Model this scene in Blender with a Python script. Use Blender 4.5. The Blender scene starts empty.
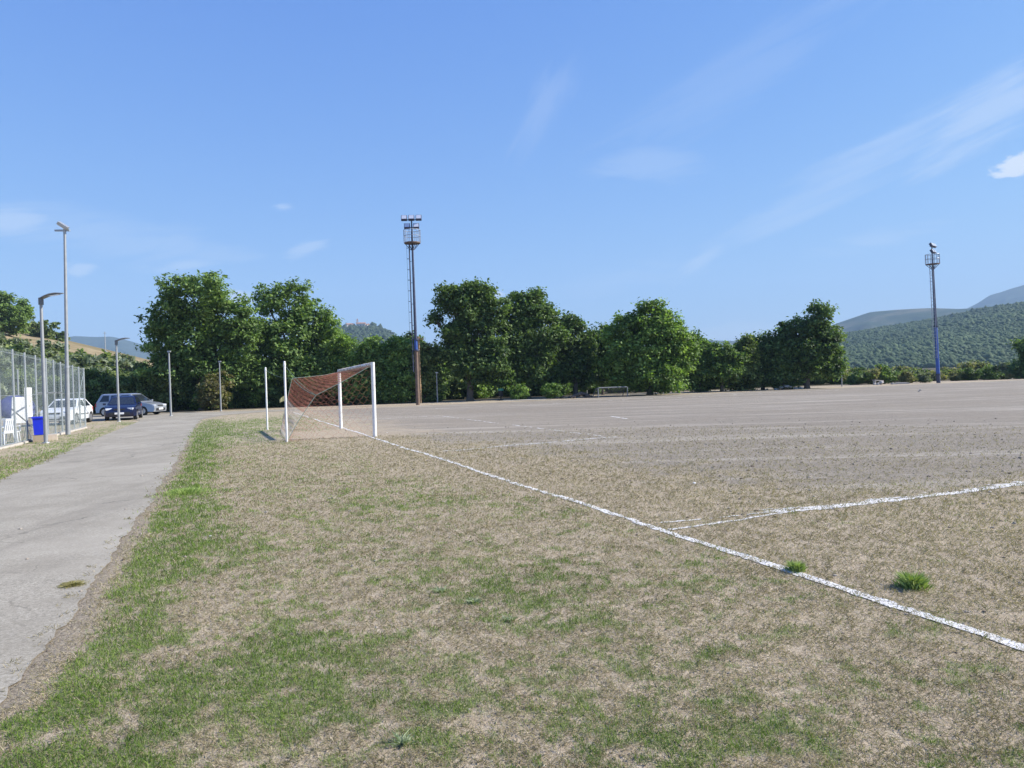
import bpy, bmesh, math, random
import numpy as np
from mathutils import Vector, Matrix, Quaternion

R = math.radians
random.seed(7)
rng = np.random.default_rng(11)
scene = bpy.context.scene
COL = scene.collection

# ------------------------------------------------------------------ camera model
F, PITCH, ROLL, CAM_H = 752.1, -0.0083, 0.0305, 1.834
W, H = 1024, 768


def ray(u, v):
    a, b = u - 512.0, v - 384.0
    cr, sr = math.cos(ROLL), math.sin(ROLL)
    U, V = a * cr - b * sr, a * sr + b * cr
    c, s = math.cos(PITCH), math.sin(PITCH)
    return Vector((U, F * c + V * s, F * s - V * c))


def at(u, v, z=0.0):
    """ground point (height z) seen at a place in the photograph"""
    d = ray(u, v)
    k = (z - CAM_H) / d.z
    return Vector((0, 0, CAM_H)) + d * k


def far(u, v, depth):
    """point at a given depth"""
    d = ray(u, v)
    return Vector((0, 0, CAM_H)) + d * (depth / d.y)


cam_d = bpy.data.cameras.new('camera')
cam = bpy.data.objects.new('camera', cam_d)
COL.objects.link(cam)
cam.location = (0, 0, CAM_H)
cam.rotation_mode = 'QUATERNION'
cam.rotation_quaternion = (Quaternion((1, 0, 0), R(90) + PITCH) @ Quaternion((0, 0, 1), -ROLL))
cam_d.sensor_width = 36
cam_d.lens = 36 * F / W
cam_d.clip_start = 0.05
cam_d.clip_end = 30000
scene.camera = cam

# ------------------------------------------------------------------ noise (numpy)
_lat = rng.random((256, 256)).astype(np.float32)


def vnoise(x, y):
    xi, yi = np.floor(x).astype(int), np.floor(y).astype(int)
    fx, fy = x - xi, y - yi
    fx = fx * fx * (3 - 2 * fx)
    fy = fy * fy * (3 - 2 * fy)
    g = lambda i, j: _lat[i & 255, j & 255]
    return (g(xi, yi) * (1 - fx) + g(xi + 1, yi) * fx) * (1 - fy) + (g(xi, yi + 1) * (1 - fx) + g(xi + 1, yi + 1) * fx) * fy


def fbm(x, y, o=4, gain=.5):
    s, a, t = 0, 1, 0
    for k in range(o):
        s = s + a * vnoise(x * 2 ** k + 17.3 * k, y * 2 ** k + 5.1 * k)
        t += a
        a *= gain
    return s / t


def sst(a, b, x):
    t = np.clip((x - a) / (b - a), 0, 1)
    return t * t * (3 - 2 * t)


# ------------------------------------------------------------------ object helpers
def tag(o, label=None, cat=None, group=None, kind=None):
    if label: o['label'] = label
    if cat: o['category'] = cat
    if group: o['group'] = group
    if kind: o['kind'] = kind
    return o


def thing(name, label, cat, loc=(0, 0, 0), rz=0, group=None):
    o = bpy.data.objects.new(name, None)
    COL.objects.link(o)
    o.location = loc
    o.rotation_euler = (0, 0, rz)
    o.empty_display_size = .2
    return tag(o, label, cat, group)


def link(name, me, mat=None, parent=None, loc=None):
    o = bpy.data.objects.new(name, me)
    COL.objects.link(o)
    if mat is not None and not me.materials:
        me.materials.append(mat)
    if parent: o.parent = parent
    if loc is not None: o.location = loc
    return o


def copy_tree(o, parent=None):
    c = o.copy()
    COL.objects.link(c)
    c.parent = parent
    for ch in list(o.children):
        copy_tree(ch, c)
    return c


class MB:
    """collects polygons, then links them as one mesh object"""

    def __init__(s):
        s.v, s.f = [], []

    def add(s, vs, fs):
        n = len(s.v)
        s.v += [tuple(p) for p in vs]
        s.f += [tuple(i + n for i in q) for q in fs]
        return s

    def box(s, c, d, rot=None):
        hx, hy, hz = d[0] / 2, d[1] / 2, d[2] / 2
        vs = [Vector((x * hx, y * hy, z * hz)) for x, y, z in
              ((-1, -1, -1), (1, -1, -1), (1, 1, -1), (-1, 1, -1), (-1, -1, 1), (1, -1, 1), (1, 1, 1), (-1, 1, 1))]
        if rot is not None: vs = [rot @ p for p in vs]
        c = Vector(c)
        return s.add([p + c for p in vs], [(0, 3, 2, 1), (4, 5, 6, 7), (0, 1, 5, 4), (1, 2, 6, 5), (2, 3, 7, 6), (3, 0, 4, 7)])

    def tube(s, p, q, r0, r1=None, n=8, cap=True):
        p, q = Vector(p), Vector(q)
        r1 = r0 if r1 is None else r1
        d = (q - p).normalized()
        a = d.orthogonal().normalized()
        b = d.cross(a)
        vs = []
        for P, r in ((p, r0), (q, r1)):
            for i in range(n):
                t = 2 * math.pi * i / n
                vs.append(P + (a * math.cos(t) + b * math.sin(t)) * r)
        fs = [(i, (i + 1) % n, n + (i + 1) % n, n + i) for i in range(n)]
        if cap: fs += [tuple(range(n))[::-1], tuple(range(n, 2 * n))]
        return s.add(vs, fs)

    def path(s, pts, r, n=6):
        for a, b in zip(pts[:-1], pts[1:]): s.tube(a, b, r, r, n)
        return s

    def loft(s, rings, cap=True, closed=True):
        n = len(rings[0])
        vs = [p for r in rings for p in r]
        fs = []
        for k in range(len(rings) - 1):
            for i in range(n if closed else n - 1):
                j = (i + 1) % n
                fs.append((k * n + i, k * n + j, (k + 1) * n + j, (k + 1) * n + i))
        if cap: fs += [tuple(range(n))[::-1], tuple(range((len(rings) - 1) * n, len(rings) * n))]
        return s.add(vs, fs)

    def mesh(s, name, smooth=False, bevel=0):
        me = bpy.data.meshes.new(name)
        me.from_pydata(s.v, [], s.f)
        bm = bmesh.new()
        bm.from_mesh(me)
        bmesh.ops.recalc_face_normals(bm, faces=bm.faces)
        if bevel:
            es = [e for e in bm.edges if len(e.link_faces) == 2 and e.calc_face_angle(0) > .5]
            bmesh.ops.bevel(bm, geom=es, offset=bevel, segments=2, affect='EDGES', profile=.6, clamp_overlap=True)
        bm.to_mesh(me)
        bm.free()
        if smooth:
            me.shade_smooth()
            try:
                me.set_sharp_from_angle(angle=R(40))
            except Exception:
                pass
        me.update()
        return me

    def build(s, name, mat, parent=None, smooth=True, bevel=0, loc=None):
        return link(name, s.mesh(name, smooth, bevel), mat, parent, loc)


def np_mesh(name, verts, faces, attrs=None, smooth=False):
    """faces: (n,k) int array"""
    me = bpy.data.meshes.new(name)
    nv, (nf, k) = len(verts), faces.shape
    me.vertices.add(nv)
    me.vertices.foreach_set('co', np.ascontiguousarray(verts, np.float32).ravel())
    me.loops.add(nf * k)
    me.loops.foreach_set('vertex_index', np.ascontiguousarray(faces, np.int32).ravel())
    me.polygons.add(nf)
    me.polygons.foreach_set('loop_start', np.arange(0, nf * k, k, dtype=np.int32))
    me.polygons.foreach_set('loop_total', np.full(nf, k, np.int32))
    me.polygons.foreach_set('use_smooth', np.full(nf, smooth, bool))
    me.update(calc_edges=True)
    for nm, arr in (attrs or {}).items():
        if arr.ndim == 1:
            a = me.attributes.new(nm, 'FLOAT', 'POINT')
            a.data.foreach_set('value', np.ascontiguousarray(arr, np.float32))
        else:
            a = me.attributes.new(nm, 'FLOAT_COLOR', 'POINT')
            c = np.ones((nv, 4), np.float32)
            c[:, :3] = arr
            a.data.foreach_set('color', c.ravel())
    return me


# ------------------------------------------------------------------ materials
def newmat(name):
    m = bpy.data.materials.new(name)
    m.use_nodes = True
    nt = m.node_tree
    return m, nt, nt.nodes['Principled BSDF'], nt.nodes['Material Output']


def node(nt, kind, **kw):
    n = nt.nodes.new(kind)
    for k, v in kw.items():
        if k in ('ins',):
            for i, val in v.items(): n.inputs[i].default_value = val
        else:
            setattr(n, k, v)
    return n


def noise(nt, scale, detail=4, rough=.6, coord=None, dist=0):
    n = node(nt, 'ShaderNodeTexNoise')
    n.inputs['Scale'].default_value = scale
    n.inputs['Detail'].default_value = detail
    n.inputs['Roughness'].default_value = rough
    n.inputs['Distortion'].default_value = dist
    if coord is not None: nt.links.new(coord, n.inputs['Vector'])
    return n.outputs['Fac']


def ramp(nt, fac, stops, interp='LINEAR'):
    r = node(nt, 'ShaderNodeValToRGB')
    r.color_ramp.interpolation = interp
    el = r.color_ramp.elements
    while len(el) < len(stops): el.new(.5)
    for e, (p, c) in zip(el, stops):
        e.position = p
        e.color = (*c, 1) if len(c) == 3 else c
    nt.links.new(fac, r.inputs['Fac'])
    return r.outputs['Color']


def mix(nt, fac, a, b, mode='MIX'):
    m = node(nt, 'ShaderNodeMix', data_type='RGBA', blend_type=mode)
    for sock, val in ((m.inputs['Factor'], fac), (m.inputs[6], a), (m.inputs[7], b)):
        if hasattr(val, 'is_linked') or isinstance(val, bpy.types.NodeSocket):
            nt.links.new(val, sock)
        elif isinstance(val, (int, float)):
            sock.default_value = val
        else:
            sock.default_value = (*val, 1)
    return m.outputs[2]


def mth(nt, op, a, b=0, c=None, clamp=False):
    m = node(nt, 'ShaderNodeMath', operation=op, use_clamp=clamp)
    for i, val in enumerate((a, b) if c is None else (a, b, c)):
        if isinstance(val, bpy.types.NodeSocket): nt.links.new(val, m.inputs[i])
        else: m.inputs[i].default_value = val
    return m.outputs[0]


def bump(nt, bsdf, h, strength, dist=.02):
    b = node(nt, 'ShaderNodeBump')
    b.inputs['Strength'].default_value = strength
    b.inputs['Distance'].default_value = dist
    nt.links.new(h, b.inputs['Height'])
    nt.links.new(b.outputs[0], bsdf.inputs['Normal'])


def geo_pos(nt):
    return node(nt, 'ShaderNodeNewGeometry').outputs['Position']


def obj_co(nt):
    return node(nt, 'ShaderNodeTexCoord').outputs['Object']


def attr(nt, name):
    return node(nt, 'ShaderNodeAttribute', attribute_name=name)


def paint(name, c, rough=.5, metal=0, var=.15, scale=6, dirt=None, coat=0):
    """plain surface with a little wear"""
    m, nt, b, o = newmat(name)
    co = obj_co(nt)
    n = noise(nt, scale, 5, .65, co)
    lo = tuple(x * (1 - var) for x in c)
    hi = tuple(min(1, x * (1 + var)) for x in c)
    col = ramp(nt, n, [(.3, lo), (.7, hi)])
    if dirt:
        d = ramp(nt, noise(nt, scale * 2.3, 6, .7, co), [(.55, (0, 0, 0)), (.68, (1, 1, 1))])
        col = mix(nt, d, col, dirt)
    nt.links.new(col, b.inputs['Base Color'])
    b.inputs['Roughness'].default_value = rough
    b.inputs['Metallic'].default_value = metal
    b.inputs['Coat Weight'].default_value = coat
    bump(nt, b, n, .08, .01)
    return m


def leaf_mat(name, transl=.3, rough=.55):
    m, nt, b, o = newmat(name)
    a = attr(nt, 'tint')
    nt.links.new(a.outputs['Color'], b.inputs['Base Color'])
    b.inputs['Roughness'].default_value = rough
    b.inputs['Specular IOR Level'].default_value = .35
    t = node(nt, 'ShaderNodeBsdfTranslucent')
    c2 = mix(nt, 1.0, a.outputs['Color'], (1.25, 1.35, .55), 'MULTIPLY')
    nt.links.new(c2, t.inputs['Color'])
    ms = node(nt, 'ShaderNodeMixShader')
    ms.inputs[0].default_value = transl
    nt.links.new(b.outputs[0], ms.inputs[1])
    nt.links.new(t.outputs[0], ms.inputs[2])
    nt.links.new(ms.outputs[0], o.inputs['Surface'])
    return m


M = {}
M['galv'] = paint('galvanised', (.40, .42, .43), .45, .55, .12, 9)
M['galv_pole'] = paint('galvanised_pole', (.31, .325, .335), .5, .3, .12, 5)
M['white_paint'] = paint('white_paint', (.80, .80, .78), .4, 0, .06, 4, dirt=(.5, .47, .42))
M['white_plastic'] = paint('white_plastic', (.80, .81, .82), .45, 0, .05, 5)
M['grey_lamp'] = paint('grey_lamp', (.16, .17, .18), .5, .2, .1, 8)
M['dark_metal'] = paint('dark_metal', (.10, .11, .14), .5, .4, .2, 8)
M['mast_brown'] = paint('mast_rust', (.17, .115, .085), .7, .1, .3, 3, dirt=(.10, .06, .045))
M['mast_dark'] = paint('mast_dark', (.055, .065, .11), .55, .2, .25, 3)
M['mast_blue'] = paint('mast_blue', (.04, .10, .36), .5, .1, .25, 3)
M['mast_grey'] = paint('mast_grey', (.33, .36, .42), .5, .2, .2, 6)
M['net_rust'] = paint('net_rust', (.43, .17, .11), .85, 0, .25, 2)
M['net_grey'] = paint('net_grey', (.40, .36, .32), .85, 0, .25, 2)
M['net_pale'] = paint('net_pale', (.62, .55, .47), .85, 0, .2, 2)
M['rope'] = paint('rope', (.22, .30, .24), .85, 0, .2, 5)
M['blue_plastic'] = paint('blue_plastic', (.010, .030, .62), .4, 0, .1, 5)
M['blue_cloth'] = paint('blue_cloth', (.055, .065, .22), .8, 0, .2, 6)
M['cloth_white'] = paint('white_cloth', (.78, .78, .77), .8, 0, .06, 4)
M['card'] = paint('cardboard', (.36, .29, .21), .85, 0, .12, 8)
M['card_pale'] = paint('cardboard_pale', (.55, .47, .36), .85, 0, .12, 8)
M['concrete'] = paint('concrete', (.44, .41, .37), .9, 0, .15, 7)
M['wood'] = paint('weathered_wood', (.30, .20, .11), .85, 0, .25, 6)
M['yellow'] = paint('flag_yellow', (.78, .66, .28), .8, 0, .1, 8)
M['black_bag'] = paint('black_bag', (.018, .018, .022), .45, 0, .3, 12)
M['green_plastic'] = paint('green_plastic', (.09, .34, .24), .5, 0, .15, 6)
M['tyre'] = paint('tyre', (.02, .02, .02), .85)
M['rim'] = paint('rim', (.42, .43, .45), .35, .7)
M['car_blue'] = paint('car_dark_blue', (.008, .013, .05), .3, .1, .05, 3, coat=.3)
M['car_silver'] = paint('car_silver', (.34, .37, .42), .3, .45, .05, 3, coat=.5)
M['car_white'] = paint('car_white', (.76, .77, .78), .3, 0, .03, 3, coat=.5)
M['black_trim'] = paint('black_trim', (.018, .018, .02), .55)
M['bark'] = paint('bark', (.115, .095, .075), .95, 0, .4, 14)
M['roof_tile'] = paint('roof_tile', (.34, .18, .12), .9, 0, .2, 2)
M['plaster'] = paint('plaster', (.62, .56, .48), .9, 0, .12, 1)
M['dark_opening'] = paint('dark_opening', (.03, .03, .035), .4)
M['leaf'] = leaf_mat('leaf', .38)
M['blade'] = leaf_mat('grass_blade', .22, .65)

m, nt, b, o = newmat('car_glass')
b.inputs['Base Color'].default_value = (.02, .026, .035, 1)
b.inputs['Roughness'].default_value = .06
b.inputs['Coat Weight'].default_value = .3
bump(nt, b, noise(nt, 3, 2, .5, obj_co(nt)), .02, .01)
M['glass'] = m
m, nt, b, o = newmat('lamp_glass')
b.inputs['Base Color'].default_value = (.72, .75, .8, 1)
b.inputs['Roughness'].default_value = .12
b.inputs['Metallic'].default_value = .3
bump(nt, b, noise(nt, 40, 2, .5, obj_co(nt)), .1, .01)
M['lens'] = m

# ------------------------------------------------------------------ world and sun
SUN_AZ, SUN_EL = R(86), R(36)
wd = bpy.data.worlds.new('World')
scene.world = wd
wd.cycles.sampling_method = 'MANUAL'
wd.cycles.sample_map_resolution = 512
wd.use_nodes = True
nt = wd.node_tree
bg = nt.nodes['Background']
sky = node(nt, 'ShaderNodeTexSky', sky_type='NISHITA')
sky.sun_disc = False
sky.sun_elevation = SUN_EL
sky.sun_rotation = SUN_AZ
sky.altitude = 300
sky.air_density = 1.0
sky.dust_density = 0.4
sky.ozone_density = 3.0
SKY_K = .10
bg.inputs['Strength'].default_value = SKY_K
dirv = node(nt, 'ShaderNodeTexCoord').outputs['Generated']


def vdot(vec):
    n = node(nt, 'ShaderNodeVectorMath', operation='DOT_PRODUCT')
    nt.links.new(dirv, n.inputs[0])
    n.inputs[1].default_value = vec
    return n.outputs['Value']


def sky_frame(u, v, tilt):
    c = ray(u, v).normalized()
    rt = c.cross(Vector((0, 0, 1))).normalized()
    up = rt.cross(c).normalized()
    t = R(tilt)
    return rt * math.cos(t) + up * math.sin(t), up * math.cos(t) - rt * math.sin(t), c


def sky_noise(tilt, scale, stretch, seed, detail=5):
    """one sheet of cloud texture, drawn out along a tilted direction of the sky; shared by several clouds"""
    a_ax, b_ax, c = sky_frame(600, 200, tilt)
    cv = node(nt, 'ShaderNodeCombineXYZ')
    nt.links.new(mth(nt, 'MULTIPLY', vdot(a_ax), 1 / stretch), cv.inputs[0])
    nt.links.new(vdot(b_ax), cv.inputs[1])
    cv.inputs[2].default_value = seed
    return noise(nt, scale, detail, .62, cv.outputs[0], .5)


SHEET = {'puff': sky_noise(0, 62, 1.6, 1.3), 'flat': sky_noise(3, 40, 4.5, 3.3), 'streak': sky_noise(24, 34, 7, 7.1), 'steep': sky_noise(58, 26, 5, 5.7, 4)}


def cloud(u, v, ru, rv, tilt, amount, sheet, lo, hi):
    amount *= 1 if sheet == 'puff' else .95
    """a patch of cloud around a direction of the sky"""
    a_ax, b_ax, c = sky_frame(u, v, tilt)
    q = mth(nt, 'ADD', mth(nt, 'POWER', mth(nt, 'MULTIPLY', vdot(a_ax), F / ru), 2), mth(nt, 'POWER', mth(nt, 'MULTIPLY', vdot(b_ax), F / rv), 2))
    m_ = mth(nt, 'SUBTRACT', 1, mth(nt, 'SQRT', q), clamp=True)
    m_ = mth(nt, 'MULTIPLY', m_, mth(nt, 'GREATER_THAN', vdot(c), 0))
    e = mth(nt, 'ADD', SHEET[sheet], mth(nt, 'MULTIPLY', mth(nt, 'SUBTRACT', m_, .5), .62))
    mr = node(nt, 'ShaderNodeMapRange', interpolation_type='SMOOTHSTEP')
    nt.links.new(e, mr.inputs['Value'])
    for nm, val in (('From Min', lo), ('From Max', hi), ('To Min', 0), ('To Max', amount)):
        mr.inputs[nm].default_value = val
    return mth(nt, 'MULTIPLY', mr.outputs[0], mth(nt, 'MULTIPLY', m_, 2.2, clamp=True))


clouds = [
    (1016, 164, 34, 18, 14, 1.0, 'puff', .42, .60),      # small cumulus at right
    (494, 294, 18, 11, 0, .9, 'puff', .40, .62),
    (240, 296, 26, 12, 0, .75, 'puff', .42, .66),
    (78, 270, 30, 16, 18, .45, 'puff', .46, .74),
    (8, 224, 60, 22, 10, .42, 'flat', .46, .76),
    (182, 266, 70, 12, 7, .40, 'flat', .45, .74),
    (283, 207, 30, 11, 0, .42, 'flat', .44, .72),
    (305, 250, 42, 20, 20, .34, 'flat', .46, .74),
    (120, 240, 220, 46, -6, .20, 'flat', .46, .82),
    (700, 262, 70, 22, 34, .32, 'streak', .45, .74),
    (840, 180, 320, 46, 22, .26, 'streak', .46, .82),
    (985, 118, 150, 50, 24, .38, 'streak', .46, .78),
    (870, 243, 100, 22, 6, .22, 'flat', .45, .76),
    (545, 110, 110, 40, 58, .14, 'steep', .46, .80),
    (650, 165, 110, 46, -14, .17, 'flat', .46, .78),
    (740, 330, 80, 22, 5, .20, 'flat', .44, .74),
    (760, 60, 330, 70, 24, .10, 'streak', .48, .84),
    (640, 275, 170, 34, 8, .13, 'flat', .46, .80),
]
tot = None
for c in clouds:
    f_ = cloud(*c)
    tot = f_ if tot is None else mth(nt, 'MAXIMUM', tot, f_)
K = 1 / SKY_K
sep = node(nt, 'ShaderNodeSeparateColor')
nt.links.new(sky.outputs[0], sep.inputs[0])
cmb = node(nt, 'ShaderNodeCombineColor')
for k, (pw, cf) in enumerate(((1.13, .61), (.825, .555), (.34, .575))):
    nt.links.new(mth(nt, 'MULTIPLY', mth(nt, 'POWER', mth(nt, 'MULTIPLY', sep.outputs[k], SKY_K), pw), cf * K), cmb.inputs[k])
skyc = cmb.outputs[0]
nt.links.new(mix(nt, tot, skyc, (.47 * K, .50 * K, .54 * K)), bg.inputs['Color'])

sun_d = bpy.data.lights.new('sun', 'SUN')
sun_d.energy = 5.0
sun_d.angle = R(.53)
sun_d.color = (1.0, .95, .87)
sun = bpy.data.objects.new('sun', sun_d)
COL.objects.link(sun)
sdir = Vector((math.sin(SUN_AZ) * math.cos(SUN_EL), math.cos(SUN_AZ) * math.cos(SUN_EL), math.sin(SUN_EL)))
sun.rotation_euler = sdir.to_track_quat('Z', 'Y').to_euler()
sun.location = (30, 10, 40)

# ------------------------------------------------------------------ layout of the ground
TH = 1.94922944
GD = np.array([math.cos(TH), math.sin(TH)])          # along the goal line, away from the camera
GN = np.array([GD[1], -GD[0]])                       # into the pitch
GO = np.array([-4.3945, 24.1795])                    # foot of the near goal post


def gp(s, t, z=0):
    p = GO + GD * s + GN * t
    return Vector((p[0], p[1], z))


road_right = [(-330, 1900), (-70, 790), (0, 700), (45, 650), (95, 580), (135, 525), (165, 480), (185, 445), (197, 424), (203, 419), (225, 415), (262, 412), (300, 410.6)]
road_left = [(300, 409.4), (262, 410.4), (221, 412), (160, 413.6), (88, 415.5), (60, 417.5), (62, 421), (100, 419.6), (126, 419.6), (141, 420.6), (130, 425), (100, 437), (50, 459), (0, 480), (-70, 512), (-420, 760)]


def dense(pts, step, jit, seed):
    P = [at(*p).to_2d() for p in pts]
    out = []
    r_ = random.Random(seed)
    for a, b in zip(P[:-1], P[1:]):
        n = max(1, int((b - a).length / step))
        for k in range(n):
            out.append(a.lerp(b, k / n))
    out.append(P[-1])
    arr = np.array([tuple(p) for p in out])
    # smooth the corners, then roughen the edge
    for _ in range(20):
        arr[1:-1] = .25 * arr[:-2] + .5 * arr[1:-1] + .25 * arr[2:]
    d = np.gradient(arr, axis=0)
    nrm = np.stack([-d[:, 1], d[:, 0]], 1) / (np.linalg.norm(d, axis=1)[:, None] + 1e-9)
    w = (fbm(arr[:, 0] * 1.3 + seed, arr[:, 1] * 1.3, 3) - .5) * jit + (fbm(arr[:, 0] * 9 + seed, arr[:, 1] * 9, 3) - .5) * .10
    return arr + nrm * w[:, None]


RE = dense(road_right, .09, .20, 3)
LE = dense(road_left, .15, .24, 9)
ROAD = np.concatenate([RE, LE])


def inside(poly, x, y):
    c = np.zeros(x.shape, bool)
    n = len(poly)
    j = n - 1
    for i in range(n):
        xi, yi = poly[i]
        xj, yj = poly[j]
        if yi != yj:
            k = ((yi > y) != (yj > y)) & (x < (xj - xi) * (y - yi) / (yj - yi) + xi)
            c ^= k
        j = i
    return c


def dist_line(P, x, y, limit=6):
    d = np.full(x.shape, 1e9)
    for a, b in zip(P[:-1], P[1:]):
        ab = b - a
        L = (ab ** 2).sum() + 1e-12
        t = np.clip(((x - a[0]) * ab[0] + (y - a[1]) * ab[1]) / L, 0, 1)
        d = np.minimum(d, (x - a[0] - t * ab[0]) ** 2 + (y - a[1] - t * ab[1]) ** 2)
    return np.sqrt(d)


# far pitch boundary
BA = np.array(tuple(at(250, 413).to_2d()))
BB = np.array(tuple(at(1000, 381).to_2d()))
BD = (BB - BA) / np.linalg.norm(BB - BA)
BN = np.array([-BD[1], BD[0]])

PATCH = [  # green patches: photograph place, radius across, radius in depth (m), strength
    ((560, 590), 1.5, 1.6, .50), ((520, 575), 1.3, 1.4, .40), ((330, 640), .8, 1.1, .55), ((360, 700), .7, .7, .50), ((250, 700), .8, .7, .50), ((290, 610), .9, 1.2, .40), ((230, 560), 1.0, 1.6, .32), ((270, 660), .7, .8, .40),
    ((150, 690), .8, .9, .45), ((400, 490), 1.4, 2.4, .50), ((400, 505), 1.0, 1.6, .25), ((240, 425), 3.6, 12, 1.0), ((225, 440), 2.4, 7, .6),
    ((185, 490), .8, 1.2, .50), ((720, 720), 1.0, .8, .34), ((640, 650), .9, .8, .30), ((800, 740), .8, .6, .30), ((330, 560), 1.0, 1.5, .22),
    ((600, 740), .9, .6, .3), ((460, 720), .8, .6, .3), ((60, 745), .6, .5, .40), ((300, 470), 2.0, 3.0, .22), ((820, 510), 1.2, 1.0, .22),
]
PATCH = [(np.array(tuple(at(*p).to_2d())), rx, ry, k) for p, rx, ry, k in PATCH]


def fields(x, y):
    """green cover, bare pitch, road border, at ground points"""
    shp = x.shape
    x, y = x.ravel(), y.ravel()
    s = (x - GO[0]) * GD[0] + (y - GO[1]) * GD[1]
    t = (x - GO[0]) * GN[0] + (y - GO[1]) * GN[1]
    big = fbm(x * .35 + 40, y * .35 + 7, 3)
    mid = fbm(x * 1.3 + 3, y * 1.3 + 90, 4)
    small = fbm(x * 4.1 + 31, y * 4.1 + 3, 3)
    near = (y < 64) & (x < 4) & (x > -45)
    dr = np.full(x.shape, 50.)
    dl = np.full(x.shape, 50.)
    dr[near] = dist_line(RE, x[near], y[near])
    dl[near] = dist_line(LE, x[near], y[near])
    ins = np.zeros(x.shape, bool)
    ins[near] = inside(ROAD, x[near], y[near])
    g = .25 * (mid - .5) + .225 + .40 * (big - .5) - .12 * sst(2.0, 4.5, x + .25 * y - 2) * (t < 0)
    for p, rx, ry, k in PATCH:
        q = ((x - p[0]) / (rx * .8)) ** 2 + ((y - p[1]) / (ry * .8)) ** 2
        g += k * .62 * np.exp(-q)
    rightside = sst(0, 1, (x + 40) * 0 + 1) * (t < 0)
    wid = .85 + .8 * (big - .4)
    band = sst(.06, .34, dr) * (1 - sst(wid * .7, wid * 1.5, dr)) * (y < 42)
    g += .62 * band * (~ins)
    g -= .4 * (1 - sst(.03, .12 + .25 * mid, dr)) * (y < 9)
    g += (.30 * (1 - sst(.3, 1.8, dl)) + .16 * (dl < dr)) * (~ins) * (y < 42)
    g -= .25 * sst(-3.5, -.6, t) * (s > -13) * (s < 6)
    g -= .22 * sst(-.6, .4, t)
    edge = 1.0 + .25 * np.clip(-s - 2, 0, 40) * .55 + 1.6 * (mid - .5) * 2
    bare = sst(edge - 1.2, edge + 2.4, t + 1.4 * (fbm(x * 2.7, y * 2.7, 3) - .5) * 2)
    # the corner this side of the penalty line keeps its dry grass for longer
    bare *= sst(-17.8, -14.8, s + 1.6 * (mid - .5) + .12 * (t - 6)) * .9 + .1 * sst(5, 14, t)
    bdist = (x - BA[0]) * BN[0] + (y - BA[1]) * BN[1]
    beyond = sst(-.6, .8, bdist + 1.2 * (mid - .5))
    bare *= 1 - beyond
    g = g * (1 - .95 * bare)
    g += beyond * (.10 + .5 * (mid - .45)) * (1 - sst(2.5, 5, bdist))
    g = np.clip(g, 0, 1)
    border = (1 - sst(.0, .22 + .5 * (mid - .5), dr)) * (y < 26)
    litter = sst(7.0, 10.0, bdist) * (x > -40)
    return [a.reshape(shp) for a in (g, bare, border, ins, dr, dl, litter, s, t)]


def tufts(g, x, y):
    """share of green at a point: small tufts whose number follows the green cover"""
    a = fbm(x * 2.3 + 70, y * 2.3 + 11, 3)
    b_ = fbm(x * 6.0 + 21, y * 6.0 + 61, 3)
    c_ = fbm(x * 14 + 5, y * 14 + 44, 2)
    e = .70 * g + .60 * (a - .5) + 1.15 * (b_ - .5) + 1.0 * (c_ - .5)
    return sst(.08, .82, e) * np.clip(g * 6, 0, 1)


def ground_z(x, y, ins, dr, dl):
    """gentle unevenness, sunk a little under the road sheet"""
    z = (fbm(x * .9, y * .9, 3) - .5) * .030 + (fbm(x * 5.0 + 9, y * 5.0, 3) - .5) * .012
    k = sst(0, .35, np.minimum(dr, dl))
    z = z * k
    return np.where(ins, -.05 * k - .004, z - .004 * (1 - k))


# ground: one sheet, finer towards the camera
ang = np.concatenate([np.linspace(-180, -52, 40, endpoint=False), np.arange(-52, 52, .17), np.linspace(52, 180, 40, endpoint=False)])
ang = np.radians(ang)
rad = np.concatenate([np.geomspace(1.2, 110, 470, endpoint=False), np.geomspace(110, 6300, 45)])
A, Rr = np.meshgrid(ang, rad)
gx, gy = np.sin(A) * Rr, np.cos(A) * Rr
g, bare, border, ins, dr, dl, litter, s_, t_ = fields(gx, gy)
gz = ground_z(gx, gy, ins, dr, dl) * np.clip((110 - Rr) / 60, 0, 1)
nA = len(ang)
verts = np.stack([gx.ravel(), gy.ravel(), gz.ravel()], 1)
verts = np.concatenate([verts, [[0, 0, 0]]])
ii, jj = np.meshgrid(np.arange(len(rad) - 1), np.arange(nA), indexing='ij')
j2 = (jj + 1) % nA
faces = np.stack([ii * nA + jj, (ii + 1) * nA + jj, (ii + 1) * nA + j2, ii * nA + j2], -1).reshape(-1, 4)
ctr = len(verts) - 1
cap = np.stack([np.full(nA, ctr), np.arange(nA), (np.arange(nA) + 1) % nA, np.full(nA, ctr)], 1)
ext = lambda a: np.append(a.ravel(), a.ravel()[0])
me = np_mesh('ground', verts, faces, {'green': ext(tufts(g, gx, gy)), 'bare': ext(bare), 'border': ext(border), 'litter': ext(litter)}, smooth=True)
bm = bmesh.new()
bm.from_mesh(me)
bm.verts.ensure_lookup_table()
for k in range(nA):
    bm.faces.new((bm.verts[ctr], bm.verts[(k + 1) % nA], bm.verts[k]))
bmesh.ops.recalc_face_normals(bm, faces=bm.faces)
bm.to_mesh(me)
bm.free()
if me.polygons[10].normal.z < 0: me.flip_normals()

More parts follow.
